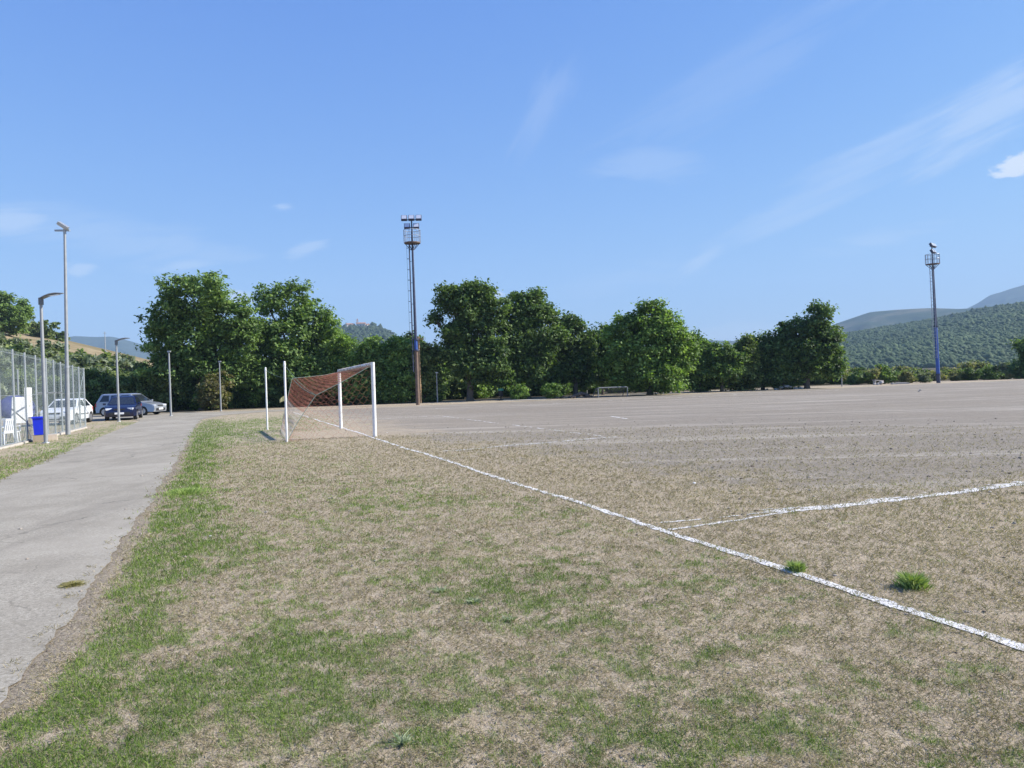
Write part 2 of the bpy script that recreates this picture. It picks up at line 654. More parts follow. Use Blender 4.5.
m, nt, b, o = newmat('ground')
P = geo_pos(nt)
n_f = noise(nt, 38, 5, .75, P)
n_m = noise(nt, 9, 5, .7, P)
n_b = noise(nt, 1.1, 4, .6, P)
n_g = noise(nt, 75, 3, .7, P)
dry = ramp(nt, n_f, [(.30, (.085, .065, .043)), (.42, (.315, .255, .178)), (.56, (.46, .385, .28)), (.74, (.60, .525, .40))])  # darkest stop paints the shadow gaps between dry blades into the colour
dry = mix(nt, ramp(nt, n_m, [(.42, (0, 0, 0)), (.70, (.5, .5, .5))]), dry, (.31, .23, .15))
grn = ramp(nt, n_f, [(.25, (.04, .062, .014)), (.5, (.11, .165, .038)), (.75, (.20, .255, .08))])
pit = ramp(nt, noise(nt, 26, 6, .8, P), [(.34, (.075, .063, .049)), (.45, (.205, .178, .142)), (.56, (.285, .25, .203)), (.70, (.41, .365, .305))])
pit = mix(nt, ramp(nt, noise(nt, .22, 4, .6, P), [(.36, (0, 0, 0)), (.66, (.5, .5, .5))]), pit, (.235, .20, .155))
pit = mix(nt, ramp(nt, noise(nt, 3.4, 5, .75, P), [(.50, (0, 0, 0)), (.72, (.5, .5, .5))]), pit, (.38, .34, .28))
mps = node(nt, 'ShaderNodeMapping')
mps.inputs['Rotation'].default_value = (0, 0, R(-17))
mps.inputs['Scale'].default_value = (.07, .75, 1)
nt.links.new(P, mps.inputs['Vector'])
pit = mix(nt, ramp(nt, noise(nt, 1.0, 5, .65, mps.outputs[0], .8), [(.50, (0, 0, 0)), (.66, (.65, .65, .65))]), pit, (.41, .37, .31))
pit = mix(nt, ramp(nt, noise(nt, 1.7, 5, .65, mps.outputs[0], .8), [(.54, (0, 0, 0)), (.72, (.6, .6, .6))]), pit, (.20, .172, .135))
brd = ramp(nt, n_f, [(.28, (.11, .085, .06)), (.5, (.27, .225, .165)), (.75, (.43, .375, .29))])
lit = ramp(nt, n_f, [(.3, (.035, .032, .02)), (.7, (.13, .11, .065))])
ga = attr(nt, 'green').outputs['Fac']
gm = mth(nt, 'ADD', mth(nt, 'MULTIPLY', ga, .9), mth(nt, 'MULTIPLY', mth(nt, 'SUBTRACT', n_f, .5), .9))
gm = ramp(nt, gm, [(.20, (0, 0, 0)), (.95, (.6, .6, .6))])
col = mix(nt, attr(nt, 'bare').outputs['Fac'], dry, pit)
col = mix(nt, gm, col, grn)
col = mix(nt, attr(nt, 'border').outputs['Fac'], col, brd)
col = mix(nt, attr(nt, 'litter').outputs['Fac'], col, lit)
nt.links.new(col, b.inputs['Base Color'])
b.inputs['Roughness'].default_value = .95
b.inputs['Specular IOR Level'].default_value = .15
bump(nt, b, mth(nt, 'ADD', mth(nt, 'MULTIPLY', n_f, .6), mth(nt, 'MULTIPLY', n_m, .8)), .9, .035)
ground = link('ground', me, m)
tag(ground, kind='structure')

# road sheet
bm = bmesh.new()
vs = [bm.verts.new((p[0], p[1], .006)) for p in ROAD]
es = [bm.edges.new((vs[i], vs[(i + 1) % len(vs)])) for i in range(len(vs))]
bmesh.ops.triangle_fill(bm, use_beauty=True, use_dissolve=False, edges=es)
bmesh.ops.recalc_face_normals(bm, faces=bm.faces)
me = bpy.data.meshes.new('road')
bm.to_mesh(me)
bm.free()
if me.polygons[0].normal.z < 0: me.flip_normals()
m, nt, b, o = newmat('old_asphalt')
P = geo_pos(nt)
ag = mth(nt, 'ADD', mth(nt, 'MULTIPLY', noise(nt, 110, 3, .8, P), .5), mth(nt, 'MULTIPLY', noise(nt, 32, 3, .8, P), .5))
md = noise(nt, 1.2, 5, .65, P)
bgn = noise(nt, .35, 4, .6, P, .6)
c = ramp(nt, ag, [(.36, (.165, .146, .112)), (.5, (.315, .284, .226)), (.64, (.47, .43, .355))])
c = mix(nt, ramp(nt, md, [(.42, (0, 0, 0)), (.66, (.6, .6, .6))]), c, (.235, .208, .162))
c = mix(nt, ramp(nt, bgn, [(.48, (0, 0, 0)), (.66, (.55, .55, .55))]), c, (.40, .362, .295))
mp = node(nt, 'ShaderNodeMapping')
mp.inputs['Rotation'].default_value = (0, 0, R(14))
mp.inputs['Scale'].default_value = (1.1, .12, 1)
nt.links.new(P, mp.inputs['Vector'])
st = noise(nt, 1.6, 5, .6, mp.outputs[0])
c = mix(nt, ramp(nt, st, [(.50, (0, 0, 0)), (.70, (.45, .45, .45))]), c, (.20, .177, .14))
nt.links.new(c, b.inputs['Base Color'])
vm = node(nt, 'ShaderNodeVectorMath', operation='ADD')
nz3 = node(nt, 'ShaderNodeTexNoise')
nz3.inputs['Scale'].default_value = 1.4
nz3.inputs['Detail'].default_value = 5
nt.links.new(P, nz3.inputs['Vector'])
nt.links.new(P, vm.inputs[0])
nt.links.new(nz3.outputs['Color'], vm.inputs[1])
vor = node(nt, 'ShaderNodeTexVoronoi', feature='DISTANCE_TO_EDGE')
vor.inputs['Scale'].default_value = .42
nt.links.new(vm.outputs[0], vor.inputs['Vector'])
crk = ramp(nt, vor.outputs['Distance'], [(.003, (.75, .75, .75)), (.010, (0, 0, 0))])
crk = mix(nt, 1.0, crk, ramp(nt, noise(nt, .5, 3, .6, P), [(.46, (0, 0, 0)), (.60, (1, 1, 1))]), 'MULTIPLY')
c = mix(nt, crk, c, (.10, .088, .07))
nt.links.new(c, b.inputs['Base Color'])
b.inputs['Roughness'].default_value = .9
b.inputs['Specular IOR Level'].default_value = .25
bump(nt, b, ag, .35, .006)
tag(link('road', me, m), kind='structure')


# painted lines, worn through in places
def worn_line(name, p, q, width, keep=.8, cell=(.03, .016), seed=0, wobble=.05, rough=.5):
    p, q = np.array(p[:2]), np.array(q[:2])
    L = np.linalg.norm(q - p)
    d = (q - p) / L
    n = np.array([-d[1], d[0]])
    cl, cw = cell
    nl, nw = int(L / cl), int(width * 1.5 / cw)
    a, w = np.meshgrid((np.arange(nl) + .5) * cl, (np.arange(nw) + .5) * cw - width * .75)
    a, w = a.ravel(), w.ravel()
    off = (fbm(a * .5 + seed, a * 0 + seed, 3) - .5) * wobble * 2
    half = width / 2 * (.75 + .5 * fbm(a * 3 + seed, a * 0 + 2.2, 3))
    pr = fbm(a * 5.5 + seed * 3, w * 30 + 7, 3) * .6 + fbm(a * 1.1 + seed, w * 4, 2) * .4
    prob = sst(half * 1.05, half * .55, np.abs(w)) if False else np.clip((half - np.abs(w)) / half, -1, 1) * .42 - .12
    ok = (pr + prob) > (1.0 - keep)
    ok &= np.abs(w) < half * 1.15
    a, w = a[ok], (w + off)[ok]
    k = len(a)
    ja = rng.uniform(.55, .8, k) * cl
    jw = rng.uniform(.55, .8, k) * cw
    cs = np.array([[-1, -1], [1, -1], [1, 1], [-1, 1]])
    aa = a[:, None] + cs[None, :, 0] * ja[:, None]
    ww = w[:, None] + cs[None, :, 1] * jw[:, None]
    x = p[0] + d[0] * aa + n[0] * ww
    y = p[1] + d[1] * aa + n[1] * ww
    x, y = x.ravel(), y.ravel()
    far_ = np.full(x.shape, 9.)
    z = ground_z(x, y, np.zeros(x.shape, bool), far_, far_) * np.clip((110 - np.hypot(x, y)) / 60, 0, 1) + .0055 + np.repeat(rng.uniform(0, .002, k), 4)
    me = np_mesh(name, np.stack([x, y, z], 1), np.arange(4 * k).reshape(k, 4))
    return tag(link(name, me, M['chalk']), kind='structure')


m, nt, b, o = newmat('line_chalk')
P = geo_pos(nt)
c = ramp(nt, noise(nt, 24, 5, .7, P), [(.30, (.42, .38, .34)), (.48, (.66, .64, .61)), (.68, (.84, .83, .81))])
nt.links.new(c, b.inputs['Base Color'])
b.inputs['Roughness'].default_value = .95
M['chalk'] = m
lw = .11
worn_line('pitch_marking', gp(-36, -.12), gp(-16.0, -.02), .10, .62, (.022, .012), 1, .05)
worn_line('pitch_marking', gp(-16.0, -.02), gp(-.2, 0), .10, .60, (.04, .018), 2, .05)
worn_line('pitch_marking', gp(-.2, 0), gp(27, 0), .11, .45, (.12, .03), 3, .06)
worn_line('pitch_marking', gp(-16.60, .05), gp(-16.46, 2.2), .07, .58, (.025, .014), 4, .03)
worn_line('pitch_marking', gp(-16.15, .1), gp(-16.38, 2.0), .09, .34, (.03, .016), 5, .06)
worn_line('pitch_marking', gp(-16.46, 2.1), gp(-16.50, 30), .15, .52, (.03, .014), 12, .05)
worn_line('pitch_marking', gp(-16.30, 1.7), gp(-16.42, 12), .42, .30, (.022, .012), 13, .10)
worn_line('pitch_marking', gp(-5.5, .6), gp(-4.6, 6.2), .09, .58, (.06, .022), 6, .03)
worn_line('pitch_marking', gp(-4.5, 5.9), gp(12.6, 5.9), .08, .32, (.12, .03), 7, .06)
worn_line('pitch_marking', gp(12.8, .5), gp(13, 5.9), .09, .33, (.12, .04), 8, .05)
worn_line('pitch_marking', gp(3.0, 11), gp(4.9, 11.3), .14, .40, (.12, .05), 9, .05)
worn_line('pitch_marking', gp(22.5, 8), gp(23.8, 45), .20, .24, (.22, .08), 10, .3)


# ------------------------------------------------------------------ foliage
def leaf_cloud(lobes, n, size, cols, clump=.45, up=.6, shell=.35, flat=.7):
    """leaf-sized faces gathered in clumps inside a set of ellipsoids. returns verts, faces, tint"""
    lobes = np.array(lobes, float)
    vol = (lobes[:, 3] * lobes[:, 4] * lobes[:, 5]) ** .8
    per = np.maximum(1, (n * vol / vol.sum())).astype(int)
    C, T, O = [], [], []
    for lb, k in zip(lobes, per):
        nc = max(3, k // 46)
        v = rng.normal(size=(nc, 3))
        v /= np.linalg.norm(v, axis=1)[:, None]
        r_ = (shell + (1 - shell) * rng.random(nc)) ** .6
        cc = lb[:3] + v * r_[:, None] * lb[3:6]
        idx = rng.integers(0, nc, k)
        rad_ = clump * (0.55 + .8 * rng.random(nc))
        off = rng.normal(size=(k, 3)) * rad_[idx][:, None] * np.array([.62, .62, .62 * flat])
        C.append(cc[idx] + off)
        O.append(off / (np.linalg.norm(off, axis=1)[:, None] + 1e-6) * .5 + v[idx] * .5)
        w = rng.random(nc) ** .95
        T.append(np.clip(w[idx] + rng.normal(size=k) * .22, 0, 1))
    C, T, O = np.concatenate(C), np.concatenate(T), np.concatenate(O)
    k = len(C)
    nrm = O * .55 + rng.normal(size=(k, 3)) * .55 + np.array([0, 0, up])
    nrm /= np.linalg.norm(nrm, axis=1)[:, None]
    t1 = np.cross(nrm, rng.normal(size=(k, 3)))
    t1 /= np.linalg.norm(t1, axis=1)[:, None] + 1e-9
    t2 = np.cross(nrm, t1)
    sz = size * rng.uniform(.6, 1.4, k)
    a, b_ = t1 * sz[:, None], t2 * (sz * rng.uniform(.45, .7, k))[:, None]
    bend = nrm * (sz * .18)[:, None]
    vv = np.stack([C - a - bend, C + b_, C + a - bend, C - b_], 1).reshape(-1, 3)
    ff = np.arange(4 * k).reshape(k, 4)
    cols = np.array(cols)
    ci = T * (len(cols) - 1)
    i0 = np.minimum(ci.astype(int), len(cols) - 2)
    tint = cols[i0] * (1 - (ci - i0))[:, None] + cols[i0 + 1] * (ci - i0)[:, None]
    tint = np.repeat(tint * 2.4 * rng.uniform(.75, 1.25, k)[:, None], 4, axis=0)
    return vv, ff, tint


GREENS = {
    'oak': [(.026, .046, .014), (.045, .075, .020), (.075, .115, .030), (.105, .15, .045)],
    'dark': [(.020, .036, .013), (.033, .056, .017), (.052, .082, .024), (.075, .108, .034)],
    'bright': [(.030, .052, .012), (.053, .088, .019), (.082, .128, .029), (.115, .165, .044)],
    'hedge': [(.022, .036, .012), (.045, .065, .020), (.075, .10, .032), (.12, .14, .05)],
    'olive': [(.045, .058, .035), (.075, .09, .055), (.115, .13, .085)],
    'brownish': [(.035, .042, .016), (.06, .058, .024), (.085, .072, .032), (.05, .07, .022)],
    'dryish': [(.05, .06, .025), (.085, .09, .04), (.13, .12, .06)],
}


def branch(mb, p, q, r0, r1, n=6, wob=.12, seg=4):
    p, q = Vector(p), Vector(q)
    L = (q - p).length
    prev, pr = p, r0
    for k in range(1, seg + 1):
        t = k / seg
        nx = p.lerp(q, t)
        if k < seg: nx += Vector((random.uniform(-1, 1), random.uniform(-1, 1), random.uniform(-.5, 1))) * wob * L * .35
        r = r0 + (r1 - r0) * t
        mb.tube(prev, nx, pr, r, n)
        prev, pr = nx, r


def tree(label, base_uv, depth, lobes_px, n, kind, leaf=.17, clump=.5, r=.22, thick=.85, group='trees along the far side of the pitch', lobe_extra=True):
    bp = far(base_uv[0], base_uv[1], depth)
    base = Vector((bp.x, depth, 0))
    px = depth / F
    root = thing('tree', label, 'tree', base, 0, group)
    lobes = []
    for (u, v, ru, rv) in lobes_px:
        c = far(u, v, depth)
        dy = random.uniform(-.35, .35) * ru * px
        L0 = (c.x - base.x, dy, c.z, ru * px * .95, ru * px * thick, rv * px * .95)
        lobes.append(L0)
        if lobe_extra:   # irregular bulges on the outline
            for k in range(7):
                t = random.uniform(0, 2 * math.pi)
                e = random.uniform(.75, 1.12)
                f = random.uniform(.16, .38)
                lobes.append((L0[0] + math.cos(t) * L0[3] * e, L0[1] + random.uniform(-.8, .8) * L0[4], L0[2] + math.sin(t) * L0[5] * e, L0[3] * f, L0[4] * f, L0[5] * f))
    vv, ff, tt = leaf_cloud(lobes, int(n * 1.35), leaf * .84, GREENS[kind], clump)
    vv[:, 2] = np.maximum(vv[:, 2], .05)
    link('crown', np_mesh('crown', vv, ff, {'tint': tt}), M['leaf'], root)
    mb = MB()
    topz = max(l[2] for l in lobes)
    cx = sum(l[0] for l in lobes[::8]) / max(1, len(lobes[::8])) if lobe_extra else 0
    fork = Vector((cx * .35, 0, topz * .36))
    mb.tube((0, 0, -.1), (0, 0, .25), r * 1.45, r * 1.05, 9)
    branch(mb, (0, 0, .25), fork, r * 1.05, r * .75, 9, .08, 5)
    step = 8 if lobe_extra else 1
    for l in lobes[::step]:
        c = Vector(l[:3])
        branch(mb, fork, c, r * .5, r * .12, 6, .16, 5)
        for k in range(5):
            e = c + Vector((random.uniform(-1, 1) * l[3], random.uniform(-1, 1) * l[4], random.uniform(-.2, 1) * l[5])) * .85
            branch(mb, fork.lerp(c, random.uniform(.55, .95)), e, r * .16, r * .04, 4, .2, 3)
    mb.build('trunk', M['bark'], root)
    return root


tree('broad green oak left of the goal, tallest of the trees behind the road bend', (203, 409), 61,
     [(197, 299, 33, 25), (226, 318, 28, 27), (166, 322, 24, 19), (197, 342, 42, 24), (240, 345, 20, 26), (176, 368, 28, 17), (159, 353, 18, 7), (215, 375, 30, 22)], 30000, 'oak', .17, .48, .3)
tree('upright green tree between the broad oak and the goal', (296, 408), 64,
     [(292, 302, 22, 21), (268, 303, 12, 17), (315, 322, 17, 20), (290, 340, 38, 25), (327, 348, 15, 22), (265, 350, 20, 28), (295, 372, 38, 24)], 26000, 'oak', .17, .48, .26)
tree('wide dark tree right of the left floodlight mast with a limb reaching out left', (470, 401), 63,
     [(468, 303, 25, 18), (452, 300, 16, 13), (434, 319, 9, 7), (488, 313, 19, 20), (472, 331, 26, 18), (497, 342, 20, 22), (455, 352, 20, 16), (480, 365, 28, 22)], 26000, 'dark', .17, .46, .28)
tree('tall dark tree touching the right side of the wide dark one', (528, 400), 64.5,
     [(529, 308, 21, 19), (543, 333, 18, 24), (518, 344, 18, 26), (535, 366, 24, 24), (511, 318, 9, 14)], 22000, 'dark', .17, .46, .26)
tree('slim medium tree with two tops left of the bright green tree', (576, 398), 66,
     [(570, 331, 14, 17), (588, 345, 10, 20), (573, 364, 22, 24), (557, 345, 9, 22)], 13000, 'dark', .16, .42, .2)
tree('bright green bushy tree behind the small training goal', (650, 396), 64,
     [(646, 318, 15, 17), (660, 312, 9, 13), (625, 332, 19, 18), (668, 334, 20, 18), (649, 352, 34, 24), (686, 352, 12, 20), (618, 362, 17, 22), (650, 374, 34, 16)], 28000, 'bright', .17, .46, .26)
tree('low round tree just right of the bright green tree', (722, 391), 68,
     [(722, 354, 14, 14), (735, 362, 11, 15), (709, 362, 10, 16), (722, 372, 18, 12)], 9000, 'oak', .16, .4, .16)
tree('small dark tree leaning on the left side of the pointed tree', (763, 389), 70,
     [(762, 343, 12, 12), (770, 357, 16, 16), (753, 360, 10, 16), (765, 374, 16, 10)], 9000, 'dark', .16, .4, .17)
tree('dark pointed tree at the right end of the tree line', (807, 387), 69,
     [(816, 318, 12, 14), (800, 333, 17, 14), (824, 343, 17, 19), (804, 356, 24, 17), (838, 360, 8, 12), (790, 345, 12, 16), (826, 368, 15, 9)], 19000, 'dark', .17, .44, .24)
tree('dark green tree cut by the right edge of the picture', (1036, 378), 84,
     [(1034, 348, 15, 14), (1044, 360, 18, 18), (1028, 366, 10, 10)], 9000, 'dark', .18, .5, .2)
for u, v, rx, ry, lab, kind in [
    (352, 358, 20, 24, 'pale green leafy young tree right behind the goal net', 'bright'),
    (374, 366, 18, 26, 'dark young tree behind the far goal post', 'oak'),
    (398, 358, 20, 24, 'young tree with yellowish leaves left of the left floodlight mast', 'bright'),
    (425, 366, 14, 24, 'young tree just right of the left floodlight mast', 'hedge')]:
    tree(lab, (u, 405), 63, [(u, v, rx, ry), (u - rx * .4, v + 12, rx * .8, ry * .7), (u + rx * .5, v + 16, rx * .7, ry * .7), (u, v + 26, rx, 16)], 9000, kind, .16, .42, .13)


# bushes of the hedgerow: a few shapes, copied
def bush_mesh(name, w, h, n, kind, leaf=.13, stems=True):
    lobes = []
    for k in range(9):
        t = random.uniform(0, 2 * math.pi)
        rr = random.uniform(.1, .62) * w
        z = random.uniform(.18, .78) * h
        s_ = random.uniform(.26, .45)
        lobes.append((math.cos(t) * rr, math.sin(t) * rr, z, w * s_ * 1.2, w * s_ * 1.2, h * s_ * .65))
    lobes.append((0, 0, h * .3, w * .8, w * .8, h * .3))
    vv, ff, tt = leaf_cloud(lobes, n, leaf, GREENS[kind], .30, .5)
    vv[:, 2] = np.maximum(np.abs(vv[:, 2]), .02)
    return np_mesh(name, vv, ff, {'tint': tt})


def make_bush(w, h, n, kind, label, group, leaf=.13):
    root = thing('bush', label, 'bush', (0, 0, 0), 0, group)
    link('foliage', bush_mesh('foliage', w, h, n, kind, leaf), M['leaf'], root)
    mb = MB()
    for k in range(7):
        t = random.uniform(0, 6.28)
        branch(mb, (math.cos(t) * .1, math.sin(t) * .1, 0), (math.cos(t) * w * .55, math.sin(t) * w * .55, h * random.uniform(.5, .85)), .035, .01, 5, .15, 3)
    mb.build('stem', M['bark'], root)
    return root


def place(root, used, x, y, rz, sc, z=0):
    o = root if root.name not in used else copy_tree(root)
    used.add(root.name)
    o.location = (x, y, z)
    o.rotation_euler = (0, 0, rz)
    o.scale = (sc, sc, sc * random.uniform(.88, 1.14))
    return o


for u, v, rx, ry, lab, kind in [
    (700, 352, 13, 17, 'narrow young tree filling the gap right of the bright green tree', 'oak'),
    (744, 352, 13, 16, 'narrow young tree between the low round tree and the leaning one', 'hedge'),
    (783, 350, 13, 20, 'young tree at the left foot of the pointed tree', 'dark'),
    (603, 345, 12, 24, 'narrow dark tree filling the gap left of the bright green tree', 'dark'),
    (415, 352, 12, 16, 'small tree whose top shows just behind the left floodlight mast', 'dark'),
    (335, 345, 14, 18, 'small tree joining the upright tree to the pale young tree', 'oak')]:
    tree(lab, (u, 398), 69, [(u, v, rx, ry), (u - rx * .4, v + 12, rx * .8, ry * .7), (u + rx * .5, v + 14, rx * .7, ry * .7), (u, v + 24, rx * 1.1, 20)], 8500, kind, .16, .42, .12)
used = set()
G1 = 'bushes of the hedgerow under the far trees'
L1 = 'dense green bush in the dark hedgerow under the trees beyond the pitch'
B1 = [make_bush(1.5, 2.5, 4600, k, L1, G1) for k in ('hedge', 'hedge', 'dark', 'oak', 'bright')]
x = 205
while x < 852:
    for row in (0, 1, 2):
        v0 = 411 - (x - 200) * .0405
        u = x + random.uniform(-5, 5)
        p = at(u, v0 - 1.2 - row * 1.2)
        rt = random.choice(B1)
        place(rt, used, p.x, p.y + row * 2.3 + random.uniform(0, .8), random.uniform(0, 6.28), random.uniform(.8, 1.15) * (1.0, 1.35, 2.0)[row])
    x += random.uniform(15, 19)
G2 = 'bushes of the high hedge behind the parked cars'
L2 = 'tall dark bush in the hedge behind the parked cars'
B2 = [make_bush(2.0, 3.7, 6500, k, L2, G2) for k in ('hedge', 'dark', 'hedge')]
for u in range(62, 214, 14):
    p = far(u + random.uniform(-3, 3), 410, 61 + random.uniform(0, 2.5))
    place(random.choice(B2), used, p.x, p.y, random.uniform(0, 6.28), random.uniform(.92, 1.12))
for u in range(30, 200, 26):
    p = far(u, 410, 66 + random.uniform(0, 3))
    place(random.choice(B2), used, p.x, p.y, random.uniform(0, 6.28), random.uniform(.85, 1.0))
for (u, v, k, sc, lab) in [
    (858, 384, 'dark', .85, 'dark bush left of the pale rubble at the far edge of the pitch'),
    (884, 383.5, 'dark', .9, 'dark bush standing behind the pale rubble at the far edge of the pitch'),
    (872, 383, 'dryish', .75, 'yellow green bush between the two dark ones at the far pitch edge'),
    (908, 382, 'dryish', .55, 'low pale bush left of the blue floodlight mast'),
    (925, 381.5, 'olive', .5, 'low grey green shrub close to the foot of the blue mast'),
    (955, 380.5, 'dryish', .5, 'low shrub just right of the blue mast'),
    (970, 380, 'dark', .72, 'rounded dark bush, left one of the pair right of the blue mast'),
    (991, 379.5, 'dark', .74, 'rounded dark bush, right one of the pair right of the blue mast'),
    (1005, 379, 'dryish', .55, 'pale low shrub right of the pair of rounded bushes'),
    (1019, 378.5, 'dark', .7, 'dark bush below the tree cut by the right edge')]:
    bsh = make_bush(1.5, 2.1, 3200, k, lab, 'bushes at the right end of the pitch')
    p = far(u, v, 79 if u < 940 else 83)
    place(bsh, used, p.x, p.y, random.uniform(0, 6.28), sc * 1.15)
G4 = 'low shrubs in the scrub beyond the right end of the pitch'
L4 = 'low shrub in the pale scrub strip beyond the right end of the pitch'
B4 = [make_bush(1.5, 1.6, 1500, k, L4, G4, .16) for k in ('dryish', 'olive', 'hedge', 'dryish')]
for k in range(55):
    u = random.uniform(835, 1075)
    d = random.uniform(86, 150) if k % 3 else random.uniform(81, 90)
    p = far(u, 380, d)
    place(random.choice(B4), used, p.x, p.y, random.uniform(0, 6.28), random.uniform(.6, 1.15) * (d / 90) ** .6)
for (u, d, k, sc, lab) in [(213, 58.5, 'brownish', 1.0, 'brown leaved bush behind the lamp post left of the goal'), (520, 62, 'bright', .6, 'light green bush right of the green waste bin'), (552, 62, 'bright', .7, 'light green bush in the dark gap left of the mound of earth')]:
    bsh = make_bush(1.5, 3.6 if k == 'brownish' else 2.2, 4800, k, lab, 'odd coloured bushes in front of the hedgerow')
    p = far(u, 400, d)
    place(bsh, used, p.x, p.y, 1.0, sc)


# ------------------------------------------------------------------ hills
def smooth_interp(x, xs, ys):
    return np.interp(x, xs, ys)


def hill(name, crest, r0, r1, r2, mat, rough=.03, nr=46, na=160, foot=0.0, shape=1.0, seed=0):
    """ground rising from distance r0 to a crest at r1 and falling to r2; the crest is given by directions"""
    az = np.array([math.atan2(ray(u, v).x, ray(u, v).y) for u, v in crest])
    el = np.array([ray(u, v).z / math.hypot(ray(u, v).x, ray(u, v).y) for u, v in crest])
    aa = np.linspace(az[0], az[-1], na)
    ee = np.interp(aa, az, el)
    for _ in range(3):
        ee[1:-1] = .25 * ee[:-2] + .5 * ee[1:-1] + .25 * ee[2:]
    rr = np.concatenate([np.linspace(r0, r1, nr), np.linspace(r1, r2, 10)[1:]])

    def height(a, r):
        zc = np.interp(a, aa, ee) * r1 + CAM_H
        t = np.clip((r - r0) / (r1 - r0), 0, 1)
        t2 = np.clip((r - r1) / (r2 - r1), 0, 1)
        prof = (t ** shape) * (1 - t2 ** 1.6)
        nz = (fbm(a * r1 * .012 + seed, r * .012 + seed, 4) - .5) * 2 * rough * (zc + 10) * np.sin(np.clip(t, 0, 1) * math.pi)
        return zc * prof + nz - 1.0 * (1 - prof) + foot

    AA, RR = np.meshgrid(aa, rr)
    Z = height(AA, RR)
    v = np.stack([np.sin(AA) * RR, np.cos(AA) * RR, Z], -1).reshape(-1, 3)
    i, j = np.meshgrid(np.arange(len(rr) - 1), np.arange(na - 1), indexing='ij')
    f = np.stack([i * na + j, i * na + j + 1, (i + 1) * na + j + 1, (i + 1) * na + j], -1).reshape(-1, 4)
    me = np_mesh(name, v, f, smooth=True)
    if me.polygons[5].normal.z < 0: me.flip_normals()
    tag(link(name, me, mat), kind='structure')
    return height, (aa[0], aa[-1])


def hill_mat(name, stops, s1, s2, patch=None):
    m, nt, b, o = newmat(name)
    P = geo_pos(nt)
    c = ramp(nt, noise(nt, s1, 6, .65, P), stops)
    if patch:
        c = mix(nt, ramp(nt, noise(nt, s2, 5, .6, P), [(.50, (0, 0, 0)), (.58, (.85, .85, .85))]), c, patch)
    nt.links.new(c, b.inputs['Base Color'])
    b.inputs['Roughness'].default_value = 1
    b.inputs['Specular IOR Level'].default_value = 0
    return m


M['dry_hill'] = hill_mat('dry_hill', [(.3, (.15, .12, .07)), (.5, (.255, .205, .125)), (.7, (.34, .28, .18))], .25, .05, (.18, .15, .085))
M['wood_floor'] = hill_mat('wood_floor', [(.3, (.022, .036, .016)), (.7, (.055, .075, .03))], .03, .01)
M['far_hill'] = hill_mat('far_hill', [(.35, (.022, .036, .018)), (.55, (.045, .06, .03)), (.7, (.12, .11, .065))], .006, .0025, (.14, .12, .075))
M['mountain'] = hill_mat('mountain', [(.3, (.018, .03, .018)), (.7, (.055, .068, .042))], .004, .001)

hz_dry, _ = hill('hill', [(-160, 300), (-60, 306), (0, 326), (25, 333), (50, 336), (70, 341), (100, 348), (150, 360), (200, 372), (240, 386), (262, 396)], 80, 190, 330, M['dry_hill'], .02, shape=.85, seed=4)
hz_wood, azw = hill('hill', [(740, 354), (790, 349), (830, 341), (850, 334), (880, 328.5), (930, 321), (980, 311.5), (1024, 304), (1080, 291), (1160, 273), (1260, 266)], 520, 1150, 1900, M['wood_floor'], .035, na=220, seed=9)
hill('hill', [(760, 350), (800, 338), (835, 324), (870, 312), (900, 309.5), (930, 308), (960, 309), (1000, 306), (1060, 300), (1200, 300)], 1700, 2700, 3600, M['far_hill'], .13, seed=21)
hill('mountain', [(900, 330), (960, 312), (978, 303), (990, 295), (1000, 292.5), (1010, 289), (1024, 285), (1060, 268), (1110, 255), (1200, 270)], 3400, 4700, 5900, M['mountain'], .16, seed=33)
hill('mountain', [(-60, 352), (20, 343), (60, 338), (75, 336), (95, 337), (112, 336.5), (130, 341), (150, 347), (200, 356), (260, 366)], 2800, 3900, 5200, M['mountain'], .14, seed=41)
hill('hill', [(560, 366), (620, 352), (670, 342), (700, 340), (735, 341), (770, 344), (830, 356)], 2300, 3200, 4300, M['far_hill'], .05, seed=51)
hz_vil, azv = hill('hill', [(300, 368), (318, 350), (332, 333.5), (342, 328.5), (352, 328), (366, 328), (378, 329), (388, 332), (396, 338), (410, 345), (450, 358), (500, 372)], 700, 1250, 1700, M['wood_floor'], .02, na=120, seed=61)


